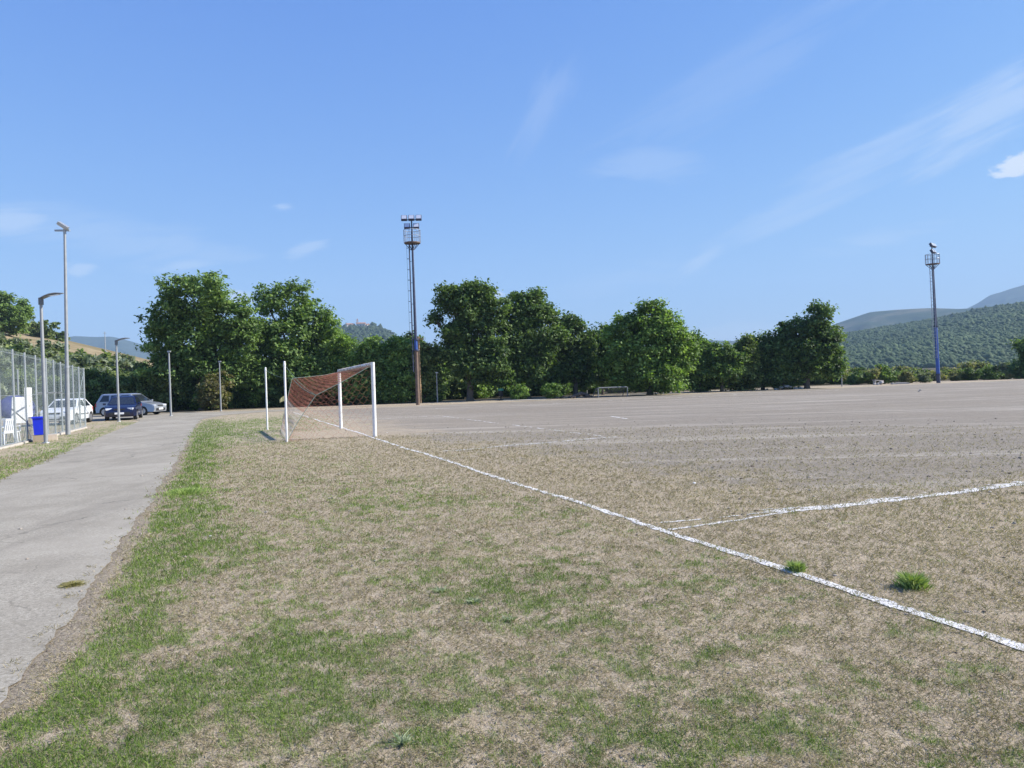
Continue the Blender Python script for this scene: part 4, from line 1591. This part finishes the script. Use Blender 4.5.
ch = make_chair()
c = far(4.5, 446, 26.6)
ch.location = (c.x, c.y, 0)
ch.rotation_euler = (0, 0, frz + R(150))
ch2 = copy_tree(ch)
ch2['label'] = 'white plastic garden chair turned sideways beside the folding table'
c = far(12, 444, 27.2)
ch2.location = (c.x, c.y, 0)
ch2.rotation_euler = (0, 0, frz + R(95))

# leaning metal rod
a_, b_ = fence_pt(fence_t(27), .45, 1.25), fence_pt(fence_t(42), -.10, .05)
o = MB().tube((0, 0, 0), b_ - a_, .022, .022, 8).tube((b_ - a_) * .98, b_ - a_, .035, .035, 8).tube((0, 0, 0), (b_ - a_) * .03, .03, .03, 8).build('metal_rod', M['galv'], None, loc=a_)
tag(o, 'grey metal rod leaning against the fence left of the blue bin', 'rod')

# cardboard boxes and blue bin by the fence
pb = at(39.8, 441.8)


def carton(loc, dims, rz, mat, label):
    root = thing('cardboard_box', label, 'box', loc, rz, 'cardboard boxes by the fence')
    w, d, h_ = dims
    MB().box((0, 0, h_ / 2), (w, d, h_)).build('body', mat, root, smooth=False, bevel=.006)
    for sx in (-1, 1):
        MB().box((sx * w * .245, 0, h_ + .006), (w * .485, d * .99, .008), Matrix.Rotation(R(2.0 * sx), 3, 'Y')).build('flap', mat, root, smooth=False)
    return root


carton((pb.x, pb.y, 0), (.46, .40, .24), frz + .2, M['card'], 'flat brown cardboard box under the blue bin')
pc = at(52.5, 440.5)
carton((pc.x, pc.y, 0), (.32, .28, .22), .5, M['card_pale'], 'pale cardboard box right of the nearest lamp post')
root = thing('bin', 'bright blue plastic bin standing on a cardboard box beside the nearest lamp post', 'bin', (pb.x, pb.y, .268), frz + .2)
rect = lambda a, z: [Vector((-a, -a * .85, z)), Vector((a, -a * .85, z)), Vector((a, a * .85, z)), Vector((-a, a * .85, z))]
MB().loft([rect(.19, 0), rect(.235, .60), rect(.235, .64), rect(.215, .64), rect(.18, .03)]).build('body', M['blue_plastic'], root, smooth=False)
mb = MB()
for (x0, y0, sx, sy) in ((0, -.215, .54, .03), (0, .215, .54, .03), (-.252, 0, .03, .40), (.252, 0, .03, .40)):
    mb.box((x0, y0, .635), (sx, sy, .05))
mb.build('lip', M['blue_plastic'], root, smooth=False)


# ------------------------------------------------------------------ cars
def car(label, paint_mat, loc, heading, L=4.1, Wd=1.74, Ht=1.46, belt=.92, hood=.95, wagon=False):
    root = thing('parked_car', label, 'car', loc, heading, 'cars parked behind the road bend')
    hl, hw = L / 2, Wd / 2
    wx_f, wx_r, wr = hl - .80, -hl + .74, .31
    # lower body: side outline with wheel arches
    out = [(hl - .06, .24)]
    top = [(hl, .42), (hl - .02, .62), (hl - .12, .74), (hl - .55, .86), (hl - hood - .12, belt), (-hl + .10, belt + .03), (-hl + .02, .80), (-hl, .50), (-hl + .06, .26)]
    out += top

    def arch(cx):
        return [(cx + (wr + .06) * math.cos(t), .29 + (wr + .06) * math.sin(t)) for t in np.linspace(math.pi * 1.02, -.02 * math.pi, 9)]

    out += arch(wx_r) + arch(wx_f)
    mb = MB()
    rings = []
    for y in (-1, -.97, -.6, .6, .97, 1):
        ring = []
        for (x_, z_) in out:
            f = abs(x_) / hl
            pl = 1 - .16 * max(0, (f - .78) / .22) ** 2      # plan taper at nose and tail
            tum = 1 - .05 * max(0, (z_ - .65) / .3)
            k = 1.0 if abs(y) < 1 else .985
            xx = x_ * (1 if abs(y) < .9 else .992)
            ring.append(Vector((xx, y * hw * pl * tum, .29 + (z_ - .29) * k if abs(y) == 1 else z_)))
        rings.append(ring)
    mb.loft(rings)
    body = mb.build('body', paint_mat, root, smooth=True)
    # cabin
    xf, xr = hl - hood - .10, (-hl + .12 if wagon else -hl + .22)
    rf, rr_ = xf - .72, (xr + .28 if wagon else xr + .62)
    hb, ht_ = hw * .93, hw * .72

    def P_(x_, s_, t_):
        """point on the cabin side: x at beltline/roof blend t_"""
        return Vector((x_, s_ * (hb + (ht_ - hb) * t_), belt + (Ht - belt) * t_))

    mb = MB()
    b4 = [Vector((xr, -hb, belt - .02)), Vector((xf, -hb, belt - .02)), Vector((xf, hb, belt - .02)), Vector((xr, hb, belt - .02))]
    t4 = [Vector((rr_, -ht_, Ht - .05)), Vector((rf, -ht_, Ht - .05)), Vector((rf, ht_, Ht - .05)), Vector((rr_, ht_, Ht - .05))]
    c4 = [Vector((rr_ + .12, -ht_ * .82, Ht)), Vector((rf - .16, -ht_ * .82, Ht)), Vector((rf - .16, ht_ * .82, Ht)), Vector((rr_ + .12, ht_ * .82, Ht))]
    mb.loft([b4, t4, c4]).build('cabin', paint_mat, root, smooth=False, bevel=.03)

    def pane(name, q, push, mat=M['glass'], th=.012):
        q = [Vector(p_) for p_ in q]
        nrm = (q[1] - q[0]).cross(q[3] - q[0]).normalized()
        if nrm.dot(push) < 0: nrm = -nrm
        a = [p_ + nrm * .006 for p_ in q]
        b2 = [p_ - nrm * th for p_ in q]
        MB().loft([b2, a]).build(name, mat, root, smooth=False)

    lerp = lambda a, b2, t: a + (b2 - a) * t
    ff = lambda s_, t_: Vector((lerp(xf, rf, t_), s_ * lerp(hb, ht_, t_), lerp(belt - .02, Ht - .05, t_)))
    rr2 = lambda s_, t_: Vector((lerp(xr, rr_, t_), s_ * lerp(hb, ht_, t_), lerp(belt - .02, Ht - .05, t_)))
    pane('windscreen', [ff(-.9, .10), ff(.9, .10), ff(.88, .92), ff(-.88, .92)], Vector((1, 0, .5)))
    pane('rear_window', [rr2(-.86, .18), rr2(.86, .18), rr2(.84, .9), rr2(-.84, .9)], Vector((-1, 0, .5)))
    for s_ in (-1, 1):
        def sp(fr, t_):
            x0, x1 = lerp(xr, rr_, t_), lerp(xf, rf, t_)
            return Vector((lerp(x0, x1, fr), s_ * lerp(hb, ht_, t_), lerp(belt - .02, Ht - .05, t_)))
        cuts = ((.07, .30), (.335, .62), (.65, .93)) if wagon else ((.10, .44), (.48, .93))
        for a, b2 in cuts:
            pane('side_window', [sp(a, .14), sp(b2, .14), sp(b2 - .02, .88), sp(a + .02, .88)], Vector((0, s_, .3)))
        MB().box((xf - .12, s_ * (hw + .07), belt + .06), (.10, .17, .12)).build('mirror', paint_mat, root, bevel=.03)
        MB().box((hl - .15, s_ * hw * .66, .68), (.20, .36, .13), Matrix.Rotation(R(-18 * s_), 3, 'Z')).build('headlight', M['lens'], root, bevel=.03)
        MB().box((-hl + .06, s_ * hw * .74, .78), (.10, .22, .24)).build('tail_light', paint('tail_red', (.35, .02, .02), .3), root, bevel=.02)
        MB().box((.05, s_ * (hw + .004), .55), (L * .42, .02, .05)).build('side_trim', M['black_trim'], root, smooth=False)
        for cx in (wx_f, wx_r):
            wh = MB().tube((cx, s_ * (hw - .21), wr), (cx, s_ * (hw - .02), wr), wr, wr, 20).build('wheel', M['tyre'], root, bevel=.025)
            MB().tube((cx, s_ * (hw - .05), wr), (cx, s_ * (hw - .012), wr), .20, .19, 14).build('rim', M['rim'], wh)
    MB().box((hl - .02, 0, .40), (.06, Wd * .62, .17)).build('grille', M['black_trim'], root, smooth=False, bevel=.015)
    MB().box((hl - .035, 0, .66), (.06, Wd * .34, .08)).build('grille', M['black_trim'], root, smooth=False)
    MB().box((hl + .016, 0, .43), (.02, .50, .11)).build('number_plate', M['white_plastic'], root, smooth=False)
    MB().box((0, 0, .26), (L * .9, Wd * .82, .10)).build('underbody', M['black_trim'], root, smooth=False)
    return root


p = at(124.5, 419.2)
car('dark blue hatchback parked facing the road behind the second lamp post', M['car_blue'], (p.x, p.y, 0), R(-70), 4.1, 1.76, 1.44)
p = far(131.5, 414.5, 53)
car('silver grey estate car parked side on behind the dark blue hatchback', M['car_silver'], (p.x, p.y, 0), R(-6), 4.4, 1.76, 1.56, .96, 1.0, True)
p = far(68, 424, 42.5)
car('white car parked behind the end of the sports fence', M['car_white'], (p.x, p.y, 0), R(-78), 3.9, 1.68, 1.42)

# ------------------------------------------------------------------ small things
def rubble(label, u, v, n, size, spread, mat, name='rubble_heap', cat='rubble', depth=None):
    p = at(u, v) if depth is None else far(u, v, depth)
    vs, fs = [], []
    bm = bmesh.new()
    for k in range(n):
        r_ = size * random.uniform(.4, 1)
        x_, y_ = random.gauss(0, spread), random.gauss(0, spread * .6)
        zz = max(0, size * 1.4 * math.exp(-(x_ / spread) ** 2) - size * .5)
        mt = Matrix.Translation((x_, y_, zz + r_ * .25)) @ Matrix.Rotation(random.uniform(0, 6), 4, 'Z') @ Matrix.Diagonal((1, random.uniform(.6, 1), random.uniform(.4, .7), 1))
        res = bmesh.ops.create_icosphere(bm, subdivisions=2, radius=r_, matrix=mt)
        for vv_ in res['verts']:
            vv_.co += Vector((random.uniform(-1, 1), random.uniform(-1, 1), random.uniform(-1, 1))) * r_ * .14
            vv_.co.z = max(vv_.co.z, 0)
    me = bpy.data.meshes.new(name)
    bm.to_mesh(me)
    bm.free()
    return tag(link(name, me, mat, None, (p.x, p.y, 0)), label, cat)


M['earth'] = paint('brown_earth', (.17, .12, .085), .95, 0, .3, 5)
M['pale_earth'] = paint('pale_earth', (.42, .38, .33), .95, 0, .2, 5)
rubble('low mound of brown earth at the foot of the thin post by the training goal', 581, 397.8, 26, .28, .75, M['earth'], 'earth_mound', 'mound')
rubble('pale heap of gravel at the pitch edge in front of the pointed tree', 786, 389.5, 26, .26, .7, M['pale_earth'], 'gravel_heap', 'heap')
rubble('pale broken rubble lying below the dark bushes left of the blue mast', 884, 384.6, 12, .22, .7, M['concrete'])
rubble('small pale stone lying on the far right part of the pitch', 921, 391.5, 3, .10, .15, M['pale_earth'], 'stone', 'stone')
# concrete bench among the rubble
p = at(878, 384.6)
root = thing('concrete_bench', 'broken pale bench beside the rubble below the dark bushes', 'bench', (p.x, p.y, 0), R(20))
MB().box((0, 0, .42), (1.2, .36, .07), Matrix.Rotation(R(5), 3, 'Y')).build('seat', M['concrete'], root, smooth=False, bevel=.01)
for sx in (-.45, .45):
    MB().box((sx, 0, .19), (.12, .3, .39)).build('leg', M['concrete'], root, smooth=False, bevel=.01)
p = at(900, 384)
o = MB().box((0, 0, .06), (1.7, .45, .12)).box((.2, .05, .13), (.9, .4, .05)).build('concrete_slab', M['concrete'], None, smooth=False, bevel=.01, loc=(p.x, p.y, 0))
tag(o, 'flat pale concrete slab lying left of the blue mast', 'slab')
# green waste bin
p = at(501, 400)
root = thing('waste_bin', 'small green waste bin with dark base at the edge of the trees', 'bin', (p.x, p.y, 0), .2)
MB().tube((0, 0, 0), (0, 0, .35), .06, .05, 8).box((0, 0, .03), (.4, .4, .06)).build('stand', M['black_trim'], root)
MB().tube((0, 0, .30), (0, 0, .82), .19, .23, 14).build('body', M['black_trim'], root)
MB().tube((0, 0, .82), (0, 0, .96), .27, .20, 14).tube((0, 0, .78), (0, 0, .84), .26, .27, 14).build('lid', M['green_plastic'], root)
# bare pale patch next to it
p = at(527, 400)
nn = 20
pts = [Vector((2.0 * math.cos(t) * random.uniform(.85, 1.1), 1.1 * math.sin(t) * random.uniform(.85, 1.1), .012)) for t in np.linspace(0, 2 * math.pi, nn, endpoint=False)]
o = MB().add(pts, [tuple(range(nn))]).build('path', M['concrete'], None, smooth=False, loc=(p.x, p.y, .01))
tag(o, kind='structure')


# ------------------------------------------------------------------ weeds and grass
def tuft_mesh(name, n, h, spread, cols, lean=.8, width=.006):
    k = n * 2
    width *= .6
    a = rng.uniform(0, 2 * math.pi, k)
    r_ = np.abs(rng.normal(size=k)) * spread * .45
    bx, by = np.cos(a) * r_, np.sin(a) * r_
    hh = h * rng.uniform(.2, 1.15, k) ** 1.1 * np.clip(1.1 - r_ / (spread * 1.6), .35, 1)
    ld = a + rng.normal(size=k) * .7
    ln = hh * lean * rng.uniform(.2, 1.1, k)
    wd_ = rng.uniform(0, 2 * math.pi, k)
    w = width * rng.uniform(.6, 1.4, k)
    wx, wy = np.cos(wd_) * w, np.sin(wd_) * w
    B = np.stack([bx, by, np.zeros(k)], 1)
    Wv = np.stack([wx, wy, np.zeros(k)], 1)
    mid = B + np.stack([np.cos(ld) * ln * .35, np.sin(ld) * ln * .35, hh * .6], 1)
    tip = B + np.stack([np.cos(ld) * ln, np.sin(ld) * ln, hh], 1)
    v = np.stack([B - Wv, B + Wv, mid + Wv * .9, tip, mid - Wv * .9], 1).reshape(-1, 3)
    f = np.arange(5 * k).reshape(k, 5)
    cols = np.array(cols)
    q = rng.random((k, 1))
    c = cols[0] * (1 - q) + cols[1] * q
    return np_mesh(name, v, f, {'tint': np.repeat(c, 5, axis=0)})


LUSH = [(.21, .31, .07), (.45, .54, .20)]
for (u, v, n, h, sp, lab) in [
    (912.5, 588, 520, .125, .115, 'bright green weed tuft standing alone inside the pitch corner'),
    (796.5, 571.5, 380, .095, .08, 'green weed tuft growing on the white goal line'),
    (185, 494, 900, .10, .55, 'low patch of taller green weeds at the edge of the lawn beside the road')]:
    p = at(u, v)
    root = tag(link('weed_tuft', tuft_mesh('weed_tuft', n, h, sp, LUSH, 1.0), M['blade'], None, (p.x, p.y, .0)), lab, 'weed')
p = at(72, 586)
tag(link('weed_tuft', tuft_mesh('weed_tuft', 500, .03, .12, [(.26, .24, .09), (.42, .37, .18)], 2.6), M['blade'], None, (p.x, p.y, .008)), 'small dry weed tuft flat on the asphalt near the road edge', 'weed')


for k, (u, v, sc) in enumerate([(402, 744, .8), (441, 592, .8), (474, 603, .9), (511, 621, .8)]):
    p = at(u, v)
    me = tuft_mesh('weed_rosette', 38, .045, .085 * sc, [(.24, .29, .17), (.40, .45, .29)], 2.0, .009)
    tag(link('weed_rosette', me, M['blade'], None, (p.x, p.y, .0)), 'small grey green weed rosette lying flat on the dry lawn', 'weed', 'weed rosettes on the dry lawn')


def blades(name, n, rmin, rmax, amin, amax, kind, label):
    """one object of many blades, thinning out with distance"""
    a = np.radians(rng.uniform(amin, amax, n))
    r_ = rmin * (rmax / rmin) ** (rng.random(n) ** .9)
    x, y = np.sin(a) * r_, np.cos(a) * r_
    g, bare, border, ins, dr, dl, litter, s, t = fields(x, y)
    tuft = fbm(x * 7.5 + 70, y * 7.5 + 11, 3)
    fine = fbm(x * 16 + 5, y * 16 + 44, 2)
    if kind == 'green':
        pr = tufts(g, x, y) * .95
    else:
        pr = np.clip((1 - .75 * tufts(g, x, y)) * (1 - .80 * bare) * (.25 + 1.3 * sst(.30, .70, tuft * .55 + fine * .45)), 0, 1) * .85
    pr = np.where(ins & (np.minimum(dr, dl) > .02 + .14 * sst(.5, .68, tuft)), 0, pr)
    pr *= 1 - .85 * border
    ok = rng.random(n) < pr
    x, y, r_, g, t, tuft = x[ok], y[ok], r_[ok], g[ok], t[ok], tuft[ok]
    dr, dl, ins = dr[ok], dl[ok], ins[ok]
    k = len(x)
    z = ground_z(x, y, ins, dr, dl)
    z = np.where(ins, .004, z)
    lod = np.clip(r_ / 6, .75, 3.2)
    if kind == 'green':
        hh = rng.uniform(.014, .044, k) * (.65 + .6 * g) * lod ** .45
        el = np.radians(rng.uniform(25, 80, k))
        w = .0017 * lod * rng.uniform(.7, 1.4, k)
        cols = np.array([(.075, .145, .018), (.14, .235, .032), (.25, .335, .07), (.42, .43, .17)])
    else:
        hh = rng.uniform(.012, .050, k) * lod ** .45
        el = np.radians(rng.uniform(3, 55, k))
        w = .0016 * lod * rng.uniform(.7, 1.5, k)
        cols = np.array([(.21, .165, .11), (.30, .275, .155), (.44, .37, .265), (.62, .54, .42)])
    ld = rng.uniform(0, 2 * math.pi, k)
    wd_ = ld + math.pi / 2 + rng.normal(size=k) * .5
    D = np.stack([np.cos(ld) * np.cos(el), np.sin(ld) * np.cos(el), np.sin(el)], 1) * hh[:, None]
    Wv = np.stack([np.cos(wd_), np.sin(wd_), np.zeros(k)], 1) * w[:, None]
    B = np.stack([x, y, z - .002 + (.004 if kind != 'green' else 0)], 1)
    mid = B + D * .55 + np.array([0, 0, 1]) * (hh * .10)[:, None]
    v = np.stack([B - Wv, B + Wv, mid + Wv * .8, B + D, mid - Wv * .8], 1).reshape(-1, 3)
    f = np.arange(5 * k).reshape(k, 5)
    q = np.clip(rng.random(k) * .75 + .35 * (fbm(x * 2.0, y * 2.0, 2) - .4) + (.22 * (.55 - g) if kind == 'green' else 0), 0, .999) * (len(cols) - 1)
    i0 = q.astype(int)
    c = cols[i0] * (1 - (q - i0))[:, None] + cols[np.minimum(i0 + 1, len(cols) - 1)] * (q - i0)[:, None]
    o = link(name, np_mesh(name, v, f, {'tint': np.repeat(c, 5, axis=0)}), M['blade'])
    return tag(o, label, 'grass', kind='stuff')


blades('dry_grass', 700000, 2.7, 26, -44, 44, 'dry', 'short straw coloured dry grass over the lawn and pitch edge')
blades('green_grass', 900000, 2.7, 50, -44, 44, 'green', 'short green grass growing in patches over the dry lawn')
# litter of stones and crumbs of earth
k = 5200
a = np.radians(rng.uniform(-44, 44, k))
r_ = 2.8 * (30 / 2.8) ** rng.random(k)
x, y = np.sin(a) * r_, np.cos(a) * r_
g, bare, border, ins, dr, dl, litter, s, t = fields(x, y)
ok = (~ins | (rng.random(k) < .04)) & (rng.random(k) < .25 + .5 * border + .5 * bare)
x, y, r_, ins, dr, dl = x[ok], y[ok], r_[ok], ins[ok], dr[ok], dl[ok]
k = len(x)
z = np.where(ins, .006, ground_z(x, y, ins, dr, dl))
bm = bmesh.new()
bmesh.ops.create_icosphere(bm, subdivisions=1, radius=1)
bv = np.array([v.co[:] for v in bm.verts])
bf = np.array([[v.index for v in f.verts] for f in bm.faces])
bm.free()
sz = rng.uniform(.004, .012, k) * np.clip(r_ / 5, .8, 2.6)
v = bv[None] * (1 + (rng.random((k, len(bv))) - .5) * .5)[..., None] * sz[:, None, None] * np.stack([rng.uniform(.7, 1.4, k), rng.uniform(.7, 1.4, k), rng.uniform(.4, .8, k)], 1)[:, None, :]
v = v + np.stack([x, y, z + sz * .2], 1)[:, None, :]
w = rng.random((k, 1))
c = np.array([(.13, .10, .075)]) * (1 - w) + np.array([(.42, .37, .31)]) * w
c[rng.random(k) < .012] = (.78, .77, .74)
o = link('gravel', np_mesh('gravel', v.reshape(-1, 3), (bf[None] + (np.arange(k) * len(bv))[:, None, None]).reshape(-1, 3), {'tint': np.repeat(c, len(bv), axis=0)}), M['far_leaf'])
tag(o, 'small stones and crumbs of earth scattered over the ground', 'gravel', kind='stuff')

# ------------------------------------------------------------------ air
HB = 6600
me = MB().box((0, 0, 399.0), (2 * HB, 2 * HB, 800)).mesh('haze')
m = bpy.data.materials.new('haze')
m.use_nodes = True
nt = m.node_tree
nt.nodes.clear()
out = nt.nodes.new('ShaderNodeOutputMaterial')
pv = nt.nodes.new('ShaderNodeVolumePrincipled')
pv.inputs['Color'].default_value = (.50, .73, 1.0, 1)
pv.inputs['Density'].default_value = 2.0e-4
pv.inputs['Anisotropy'].default_value = 0.0
nt.links.new(pv.outputs[0], out.inputs['Volume'])
hz = link('haze', me, m)
tag(hz, 'thin blue air between the pitch and the distant hills', 'haze', kind='stuff')

# ------------------------------------------------------------------ render settings
scene.view_settings.view_transform = 'Standard'
scene.view_settings.look = 'None'
scene.view_settings.exposure = 1.0
scene.view_settings.gamma = 1
scene.render.engine = 'CYCLES'
cy = scene.cycles
cy.max_bounces = 6
cy.diffuse_bounces = 3
cy.glossy_bounces = 2
cy.transmission_bounces = 4
cy.volume_bounces = 0
cy.transparent_max_bounces = 8
cy.caustics_reflective = False
cy.caustics_refractive = False
